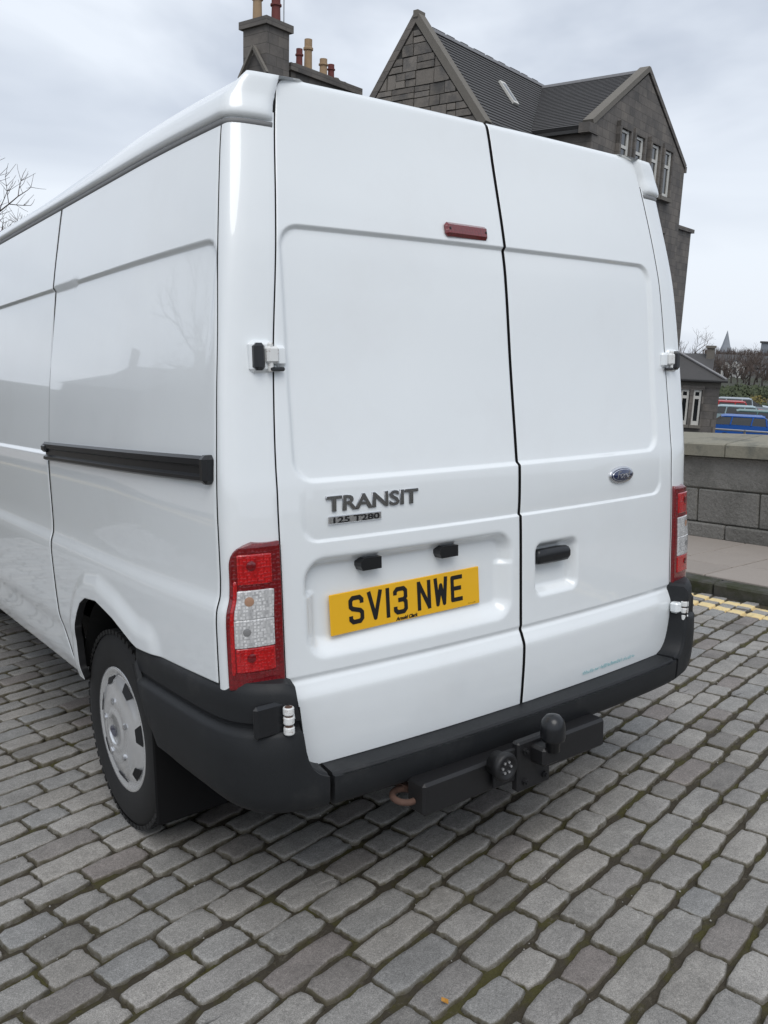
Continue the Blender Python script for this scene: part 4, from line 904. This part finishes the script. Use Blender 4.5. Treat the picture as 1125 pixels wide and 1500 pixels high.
# --- neighbouring house, only its chimneys clear the van roof
h2 = houseroot('chimneyed_house', -11, 9, 'granite house behind the van roof showing tall chimney stacks with pots')
def pt2(mb, nm, m_, parent=None):
    o = mb.build(nm, M[m_], parent or h2); 
    if parent is None: w = h2.matrix_basis.translation; o.location = (-w.x, -w.y, -w.z)
    return o
pt2(HB(MB(), -12.95, -6.9, 5.6, 8.2, -5, 6.0), 'wall', 'granite')
mb = MB(); mb.prism([(5.4, 5.9), (8.4, 5.9), (6.9, 7.75)], -12.9, -6.9, lambda u, v, h: H(h, u, v)); pt2(mb, 'roof', 'slate')
def pot(s, t, z0, h_, rr, m_, par):
    b = H(s, t, z0); MB().lathe([(rr * 1.18, 0), (rr * 1.18, h_ * .07), (rr, h_ * .1), (rr * .92, h_ * .68), (rr * 1.2, h_ * .70), (rr * 1.2, h_ * .76), (rr * .95, h_ * .78), (rr * .95, h_)], c=b, seg=16).build('chimney_pot', M[m_], par, smooth=False).location = (0, 0, 0)
def stack(s0, s1, t0, t1, z0, z1, cap=.14):
    mb = HB(MB(), s0, s1, t0, t1, z0, z1 - .22); HB(mb, s0 - cap, s1 + cap, t0 - cap, t1 + cap, z1 - .22, z1); mb2 = pt2(mb, 'chimney', 'granite'); return mb2
c1 = stack(-13.0, -12.0, 6.0, 7.05, 5.5, 9.36, .10); w2 = h2.matrix_basis.translation
for (s, t, h_, m_) in ((-12.72, 6.7, .95, 'pot_buff'), (-12.25, 6.35, .80, 'pot_red')): pot(s, t, 9.36, h_, .15, m_, c1)
for a, b in (((-13.12, 5.85, 7.7), (-13.12, 6.45, 8.55)), ((-13.12, 7.1, 7.7), (-13.12, 6.47, 8.55))):
    A, B = Vector(H(*a)), Vector(H(*b)); MB().tube([A, B], [.07, .07], 4).build('skew', M['dressed'], h2).location = (-w2.x, -w2.y, -w2.z)
pt2(MB().tube([H(-12.05, 6.2, 9.3), H(-12.05, 6.2, 11.2)], .02, 5), 'aerial_pole', 'metal')
c2 = stack(-11.55, -8.15, 6.35, 7.2, 5.5, 8.42, .12)
for (s, h_, rr, m_) in ((-10.75, .70, .115, 'pot_red'), (-10.32, 1.10, .14, 'pot_buff'), (-9.55, .68, .14, 'pot_buff'), (-9.15, .60, .12, 'pot_red'), (-8.95, .20, .16, 'dressed'), (-8.55, .16, .16, 'dressed')): pot(s, 6.75, 8.42, h_, rr, m_, c2)
part_ = HB(MB(), -11.2, -9.3, 6.5, 7.0, 8.42, 8.55); pt2(part_, 'chimney_bench', 'dressed')
def bear(px, py, dist):
    v = (RW.to_3x3() @ (Mv @ Vector((px - 562.5, py - 750, 1255)))); k = dist / math.hypot(v.x, v.y); return Vector((CWx + v.x * k, CWy + v.y * k, CWz + v.z * k))
# --- low outbuilding with hipped roof (own axes: a along its front, b into depth)
C0 = bear(1056, 556, 38); LE = -1.55
FA, FB = Vector((math.sin(R_(-36)), math.cos(R_(-36)), 0)), Vector((math.sin(R_(54)), math.cos(R_(54)), 0))
def Lf(a, b, z): q = C0 + FA * a + FB * b; return (q.x, q.y, CWz + z)
lo = empty('low_outbuilding', Lf(0, 0, -5)); tag(lo, 'low granite outbuilding with hipped slate roof and narrow white sash windows beside the car park', 'building'); lw = Vector(Lf(0, 0, -5))
def ptl(mb, nm, m_): o = mb.build(nm, M[m_], lo); o.location = -lw; return o
def LB(mb, a0, a1, b0, b1, z0, z1): return mb.prism([(a0, b0), (a1, b0), (a1, b1), (a0, b1)], z0, z1, Lf)
ptl(LB(MB(), 0, 7, 0, 5, -5, LE), 'wall', 'granite'); ptl(LB(MB(), -.03, 7.03, -.03, 5.03, LE - .30, LE - .02), 'wallhead_course', 'dressed')
RZ = LE + 1.7
mb = MB(); mb.add([Lf(-.2, -.25, LE), Lf(7.2, -.25, LE), Lf(7.2, 5.2, LE), Lf(-.2, 5.2, LE), Lf(3.0, 2.5, RZ), Lf(5, 2.5, RZ)], [(0, 1, 5, 4), (1, 2, 5), (2, 3, 4, 5), (3, 0, 4), (0, 3, 2, 1)]); ptl(mb, 'roof', 'slate')
ptl(MB().tube([Lf(-.2, -.25, LE + .06), Lf(3.0, 2.5, RZ + .06)], .055, 6), 'hip_ridge', 'lead'); ptl(MB().tube([Lf(3.0, 2.5, RZ + .06), Lf(5, 2.5, RZ + .06)], .055, 6), 'ridge', 'lead')
ptl(MB().tube([Lf(-.25, -.30, LE - .02), Lf(7.2, -.30, LE - .02)], .06, 6), 'gutter', 'pipe')
def lwin(a0, a1, z0, z1):
    off = Vector(Lf((a0 + a1) / 2, 0, z0)); w = empty('window', off - lw, parent=lo)
    def p(a, b, c, d, b0, b1, nm, m_): o = LB(MB(), a, b, b0, b1, c, d).build(nm, M[m_], w); o.location = -off
    p(a0, a1, z0, z1, -.010, -.004, 'recess', 'black'); p(a0 + .06, a1 - .06, z0 + .08, z1 - .05, -.022, -.014, 'pane', 'glass')
    for a, b, c, d in ((a0 + .03, a0 + .11, z0, z1), (a1 - .07, a1 - .01, z0, z1), (a0 + .11, a1 - .07, z0, z0 + .16), (a0 + .11, a1 - .07, z0 + (z1 - z0) * .74, z0 + (z1 - z0) * .74 + .12), (a0 + .11, a1 - .07, z1 - .1, z1)): p(a, b, c, d, -.06, -.026, 'frame', 'frame')
    for a, b, c, d in ((a0 - .07, a0, z0 - .1, z1 + .16), (a1, a1 + .07, z0 - .1, z1 + .16), (a0, a1, z1, z1 + .16)): p(a, b, c, d, -.14, -.003, 'jamb', 'granite')
    p(a0 - .06, a1 + .06, z0 - .12, z0 - .001, -.19, -.003, 'sill', 'dressed')
for a0 in (.66, 1.14, 2.2, 2.7): lwin(a0, a0 + .34, -3.42, -1.96)
# ------------------------------------------------------------------ things placed by bearing (pixel column) and distance
# --- parked cars
def car(nm, base, az, col, label, estate=False, group='cars parked in rows below the wall'):
    root = empty(nm, base); root.rotation_euler = (0, 0, az); tag(root, label, 'car', group)
    pm = mat(nm + '_paint', col, .5, coat=.15, spec=.3)
    L_ = 4.2; hw = .86
    prof = [(-2.1, .35), (-2.12, .70), (-2.0, .98), (-1.0, 1.02), (1.25, 1.0), (1.9, .93), (2.1, .75), (2.1, .35)] if not estate else [(-2.2, .35), (-2.22, .75), (-2.15, 1.02), (-1.0, 1.04), (1.25, 1.0), (2.0, .92), (2.2, .75), (2.2, .35)]
    def sec(pr, ws, nm_, m_, par=root):
        mb = MB(); N_ = len(pr)
        for q in range(N_): pass
        vs = [(x, -w, z) for (x, z), w in zip(pr, ws)] + [(x, w, z) for (x, z), w in zip(pr, ws)]
        mb.add(vs, [(i, (i + 1) % N_, N_ + (i + 1) % N_, N_ + i) for i in range(N_)] + [tuple(range(N_ - 1, -1, -1)), tuple(range(N_, 2 * N_))]); o = mb.build(nm_, m_, par); return o
    sec(prof, [hw, hw, hw - .03, hw - .02, hw - .02, hw - .05, hw - .06, hw], 'body', pm)
    gh = [(-1.95, 1.0), (-1.50, 1.36), (-1.35, 1.38), (.30, 1.40), (.45, 1.38), (1.20, 1.0)] if not estate else [(-2.15, 1.02), (-2.0, 1.40), (-1.9, 1.43), (.30, 1.44), (.45, 1.42), (1.25, 1.0)]
    sec(gh, [hw - .04, hw - .17, hw - .19, hw - .19, hw - .17, hw - .04], 'windows', M['glass'])
    zt = gh[2][1]; sec([(gh[1][0] - .05, zt), (gh[2][0], zt + .05), (.35, zt + .07), (.50, zt + .01)], [hw - .165] * 4, 'roof', pm)
    for x in (-1.05, -.1, .62):
        for s in (-1, 1): MB().tube([(x - .05, s * (hw - .025), 1.0), (x + (.02 if x < .5 else -.12), s * (hw - .165), zt + .02)], .035, 6).build('pillar', pm, root)
    for x in (-1.3, 1.3):
        for s in (-1, 1): MB().lathe([(.20, -.1), (.30, -.1), (.31, -.05), (.31, .05), (.30, .1), (.20, .1), (.19, .08), (.02, .09)], c=(x, s * (hw - .08), .31), axis='y', seg=20).build('wheel', M['tyre'], root)
    for s in (-1, 1):
        MB().box((2.07, s * .60, .72), (.10, .34, .16), bev=.03).build('headlight', M['clear'], root); MB().box((-2.1, s * .68, .85), (.08, .22, .24), bev=.03).build('tail_light', M['red'], root)
    return root
VD = R_(-32 - 90 + 90)
def park(nm, px, py, d, col, label, az=R_(-58), estate=False):
    p = bear(px, py, d); p.z = GZ; return car(nm, p, az, col, label, estate)
park('parked_car', 1105, 613, 46.5, (.015, .10, .40), 'bright blue hatchback parked next to the metal rail')
park('parked_car', 1140, 605, 50, (.10, .19, .18), 'grey green estate car parked behind the blue hatchback', estate=True)
park('parked_car', 1092, 605, 53.5, (.30, .40, .43), 'pale silver blue car parked behind the grey green estate')
park('parked_car', 1078, 600, 57.5, (.42, .025, .03), 'red hatchback in the middle of the parked cars')
park('parked_car', 1088, 592, 61, (.36, .42, .46), 'pale blue car furthest back in the car park')
rail = empty('guard_rail', bear(1090, 640, 43.5)); rail.location.z = GZ; tag(rail, 'galvanised metal guard rail along the front of the car park', 'railing')
dv = Vector((math.cos(R_(-58)), math.sin(R_(-58)), 0))
for zz_ in (.95, .55): MB().tube([dv * -9 + Vector((0, 0, zz_)), dv * 9 + Vector((0, 0, zz_))], .05, 6).build('rail', M['metal'], rail)
for k in range(-4, 5): MB().box((dv.x * k * 2.2, dv.y * k * 2.2, .5), (.08, .08, 1.0)).build('post', M['metal'], rail)
# --- plants
def bush(nm, base, rx, rz, m_, label, n_=420, seed=1, cat='shrub', group=None):
    r = random.Random(seed); root = empty(nm, base); tag(root, label, cat, group); mb = MB(); lobes = [(r.uniform(-.6, .6) * rx, r.uniform(-.6, .6) * rx, rz * r.uniform(.45, 1.25), r.uniform(.35, .6)) for _ in range(7)]
    for _ in range(n_):
        lx, ly, lz, lr = r.choice(lobes); v = Vector((r.gauss(0, 1), r.gauss(0, 1), r.gauss(0, 1))).normalized() * lr * r.uniform(.5, 1.05); c = Vector((lx + v.x * rx, ly + v.y * rx, max(.05, lz + v.z * rz)))
        a = Vector((r.gauss(0, 1), r.gauss(0, 1), r.gauss(0, 1))).normalized(); b = a.orthogonal().normalized(); s = rx * r.uniform(.07, .15); mb.add([c - a * s, c + b * s * .6, c + a * s, c - b * s * .6], [(0, 1, 2, 3)])
    mb.build('foliage', m_, root, fix=False); MB().tube([(0, 0, -.1), (0, 0, rz)], [.08 * rx, .03 * rx], 6).build('stem', M['bark'], root); return root
def tree(nm, base, h_, label, seed, spread=.55, cat='tree', group=None, dens=1., leaf=None):
    r = random.Random(seed); root = empty(nm, base); tag(root, label, cat, group); tr, tw = MB(), MB(); tips = []
    def grow(p, d, L_, rad, lev):
        n_ = 3; pts = [p]; q = p.copy(); dd = d.copy()
        for _ in range(n_): dd = (dd + Vector((r.gauss(0, .10), r.gauss(0, .10), .05))).normalized(); q = q + dd * L_ / n_; pts.append(q.copy())
        (tr if lev < 2 else tw).tube(pts, [rad * (1 - .45 * k / n_) for k in range(n_ + 1)], 6 if lev < 2 else 3)
        if lev >= 5: return
        for k in range(int(round((3 if lev else 5) * (dens if lev > 2 else 1)))):
            a = r.uniform(0, 6.28); o = dd.orthogonal().normalized(); o.rotate(Matrix.Rotation(a, 3, dd)); nd = (dd * r.uniform(.6, .95) + o * r.uniform(.45, .8) * (spread / .55)).normalized()
            st = pts[r.choice((1, 2, 3, 3))] if lev else pts[r.choice((2, 3, 3))]; grow(st, nd, L_ * r.uniform(.55, .78), rad * .55, lev + 1)
    grow(Vector((0, 0, -.2)), Vector((0, 0, 1)), h_ * .36, h_ * .022, 0)
    tr.build('trunk', M['bark'], root, smooth=True, fix=False); tw.build('crown', leaf or M['twig'], root, fix=False); return root
def place_tree(px, d, h_, label, seed, gz=None, **k): p = bear(px, 520, d); p.z = (GZ - .4) if gz is None else gz; return tree('bare_tree', p, h_, label, seed, **k)
gz0 = GZ - .4
place_tree(-16, 60, 16.0, 'leafless tree showing past the far end of the van roof', 5, spread=.75, dens=1.7)
place_tree(-8, 66, 16.5, 'thin bare tree just behind the leafless tree at the end of the van roof', 9, spread=.6, dens=1.7)
place_tree(1016, 95, 7.6, 'small bare tree rising behind the far slate roof', 8)
for i, (px, d, h_, sd_) in enumerate(((1086, 118, 5.0, 3), (1094, 128, 5.9, 14), (1102, 122, 6.4, 15), (1108, 112, 5.2, 6), (1098, 104, 4.6, 7), (1122, 120, 5.2, 12), (1076, 125, 4.6, 13), (1068, 130, 4.4, 16), (1114, 132, 5.6, 17), (1058, 140, 4.6, 18))):
    place_tree(px, d, h_, 'bare brown tree among the trees beyond the car park', sd_, spread=.7, group='bare trees beyond the car park')
b_ = bear(1082, 585, 72); b_.z = gz0; bush('clipped_shrub', b_, 1.3, .9, M['leaf'], 'dark green shrub at the back of the car park', 500, 3)
b_ = bear(1110, 582, 70); b_.z = gz0; bush('golden_shrub', b_, 1.0, 1.0, M['leaf_y'], 'golden yellow shrub at the back of the car park', 500, 4)
b_ = bear(1063, 585, 76); b_.z = gz0; bush('dark_hedge', b_, 1.5, 1.0, M['leaf'], 'dark evergreen hedge beside the outbuilding corner', 500, 5, cat='hedge')
b_ = bear(1124, 580, 68); b_.z = gz0; bush('dark_shrub', b_, 1.1, .8, M['leaf'], 'dark shrub beyond the golden shrub', 400, 6)
for i, (px, d) in enumerate(((1052, 84), (1066, 88), (1078, 86), (1092, 90), (1106, 86), (1120, 92), (1136, 88))):
    b_ = bear(px, 580, d); b_.z = gz0; bush('evergreen_shrub', b_, 1.7, .9, M['leaf'], 'dark evergreen shrub in the hedge line behind the parked cars', 420, 60 + i, group='evergreen shrubs behind the car park')
# --- far houses, roofs and spire
def far_house(nm, px, d, w, dep, eave, ridge, wallm, roofm, label, az=0., chim=None, wins=0):
    p = bear(px, 520, d); p.z = gz0; root = empty(nm, p); root.rotation_euler = (0, 0, R_(-58) + az); tag(root, label, 'house')
    MB().box((0, 0, eave / 2), (w, dep, eave)).build('wall', M[wallm], root)
    for s in (-1, 1):
        mb = MB(); mb.prism([(0, 0), (dep / 2 + .25, 0), (dep / 2 + .25, .12), (0, .12)], -w / 2 - .1, w / 2 + .1, lambda u, v, h: (h, s * u, ridge + v - u * (ridge - eave) / (dep / 2))); mb.build('roof', M[roofm], root)
    mb = MB()
    for x in (-w / 2, w / 2 - .25): mb = MB(); mb.prism([(-dep / 2, eave), (dep / 2, eave), (0, ridge)], x, x + .25, lambda u, v, h: (h, u, v)); mb.build('gable', M[wallm], root)
    if chim:
        for x in chim: ch = MB().box((x, -.2, ridge - .25), (.5, .6, 1.6)).box((x, -.2, ridge + .60), (.66, .76, .16)).build('chimney', M['dressed'], root)
    for k in range(wins):
        x = -w / 2 + w * (k + .5) / wins; f = MB().box((x, -dep / 2 - .02, eave * .55), (w / wins * .4, .06, eave * .3)).build('window', M['frame'], root); MB().box((x, -dep / 2 - .06, eave * .55), (w / wins * .3, .03, eave * .24)).build('pane', M['glass'], f)
far_house('slate_roofed_house', 1003, 62, 3.6, 6, 2.7, 4.45, 'granite', 'slate', 'long slate roofed granite house with a stone chimney behind the outbuilding', chim=(1.62,), wins=2)
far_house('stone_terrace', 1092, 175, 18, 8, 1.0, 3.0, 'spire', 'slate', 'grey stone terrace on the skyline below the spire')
for px, d in ((1060, 140), (1073, 150), (1082, 146)):
    p = bear(px, 570, d); p.z = gz0; g_ = empty('white_gable_hut', p); g_.rotation_euler = (0, 0, R_(32)); tag(g_, 'small white rendered gabled hut beyond the parked cars', 'hut', 'white huts beyond the car park')
    MB().prism([(-.65, 0), (.65, 0), (.65, 1.9), (0, 2.6), (-.65, 1.9)], 0, 2.2, lambda u, v, h: (h, u, v)).build('wall', M['render_w'], g_); MB().prism([(-.8, 1.75), (0, 2.62), (.8, 1.75), (.8, 1.85), (0, 2.74), (-.8, 1.85)], -.1, 2.3, lambda u, v, h: (h, u, v)).build('roof', M['slate'], g_)
    MB().box((-.02, 0, .95), (.06, .5, 1.1)).build('door', M['pipe'], g_)
p = bear(1062, 520, 420); p.z = gz0; sp = empty('church_spire', p); tag(sp, 'slender grey church spire on the skyline', 'church')
top = (bear(1063, 484, 420)).z - gz0; base_ = (bear(1062, 522, 420)).z - gz0
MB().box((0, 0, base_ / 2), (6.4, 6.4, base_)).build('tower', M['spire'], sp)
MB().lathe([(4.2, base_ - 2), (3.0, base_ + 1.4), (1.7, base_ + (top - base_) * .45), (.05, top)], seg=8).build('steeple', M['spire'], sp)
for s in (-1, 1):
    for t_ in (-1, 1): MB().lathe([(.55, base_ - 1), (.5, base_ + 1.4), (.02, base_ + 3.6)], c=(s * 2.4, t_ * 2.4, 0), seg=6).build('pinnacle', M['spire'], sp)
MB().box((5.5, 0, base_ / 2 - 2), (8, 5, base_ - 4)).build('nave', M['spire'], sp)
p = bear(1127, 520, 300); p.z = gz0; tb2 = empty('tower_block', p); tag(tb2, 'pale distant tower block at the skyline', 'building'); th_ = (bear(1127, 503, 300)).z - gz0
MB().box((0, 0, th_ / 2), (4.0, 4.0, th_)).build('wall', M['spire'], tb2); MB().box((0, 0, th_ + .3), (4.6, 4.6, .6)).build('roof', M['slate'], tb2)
# leafless wood on the rise behind the car park, too far off to tell its trees apart
mb = MB(); r = random.Random(31)
for _ in range(210):
    px, d = r.uniform(1030, 1330), r.uniform(135, 300); c0 = bear(px, 520, d); hh = r.uniform(2.2, 4.1); rr = hh * r.uniform(.35, .6)
    for k in range(46):
        a_, q_ = r.uniform(0, 6.28), r.random(); b0 = Vector((c0.x + rr * .25 * math.cos(a_), c0.y + rr * .25 * math.sin(a_), gz0 + hh * .15 * q_)); e0 = Vector((c0.x + rr * r.uniform(.2, 1) * math.cos(a_), c0.y + rr * r.uniform(.2, 1) * math.sin(a_), gz0 + hh * r.uniform(.45, 1.05))); w_ = r.uniform(.02, .07)
        sd2 = Vector((math.cos(a_ + 1.3), math.sin(a_ + 1.3), .2)) * w_; mb.add([b0 - sd2, b0 + sd2, e0 + sd2 * .6, e0 - sd2 * .6], [(0, 1, 2, 3)])
o = mb.build('far_wood', M['twig'], None, fix=False); tag(o, 'leafless brown wood along the skyline beyond the car park', 'wood', kind='stuff')
# --- the other side of the street: houses and trees seen only as reflections in the van's side
def street_house(x, y, w, dep, eave, ridge, label):
    root = empty('street_house', RW @ Vector((x, y, 0))); tag(root, label, 'house')
    MB().box((0, 0, eave / 2 - 1), (dep, w, eave + 2)).build('wall', M['granite'], root); MB().prism([(-dep / 2 - .3, eave), (dep / 2 + .3, eave), (0, ridge)], -w / 2, w / 2, lambda u, v, h: (u, h, v)).build('roof', M['slate'], root)
    for k in (-1, 1): MB().box((0, k * (w / 2 - .5), ridge + .4), (.8, 1.0, 1.8)).build('chimney', M['dressed'], root)
    for k in range(4):
        for zz_ in (1.6,):
            f = MB().box((dep / 2 + .02, -w / 2 + w * (k + .5) / 4, zz_), (.06, 1.0, 1.6)).build('window', M['pipe'], root); MB().box((dep / 2 + .06, -w / 2 + w * (k + .5) / 4, zz_), (.03, .8, 1.4)).build('pane', M['glass'], f)
street_house(-19, 15, 13, 9, 3.6, 6.0, 'granite house across the street from the van'); street_house(-18, 37, 16, 9, 4.4, 7.0, 'second granite house down the street across from the van')
for i, (x, y, h_) in enumerate(((-17, 25.5, 13), (-19, 28, 12))): tree('bare_tree', RW @ Vector((x, y, 0)), h_, 'bare tree standing between the houses across the street', 40 + i, group='trees across the street')
fill = MB().box((-33, 16, -3.6), (49.3, 90, 7.2)).build('verge', M['ground'], None, True); fill.location.z = -.06; tag(fill, 'raised ground across the street', 'ground', kind='structure')
# ------------------------------------------------------------------ put road-frame things on the slope
for o in ROAD: o.matrix_world = RW @ o.matrix_basis
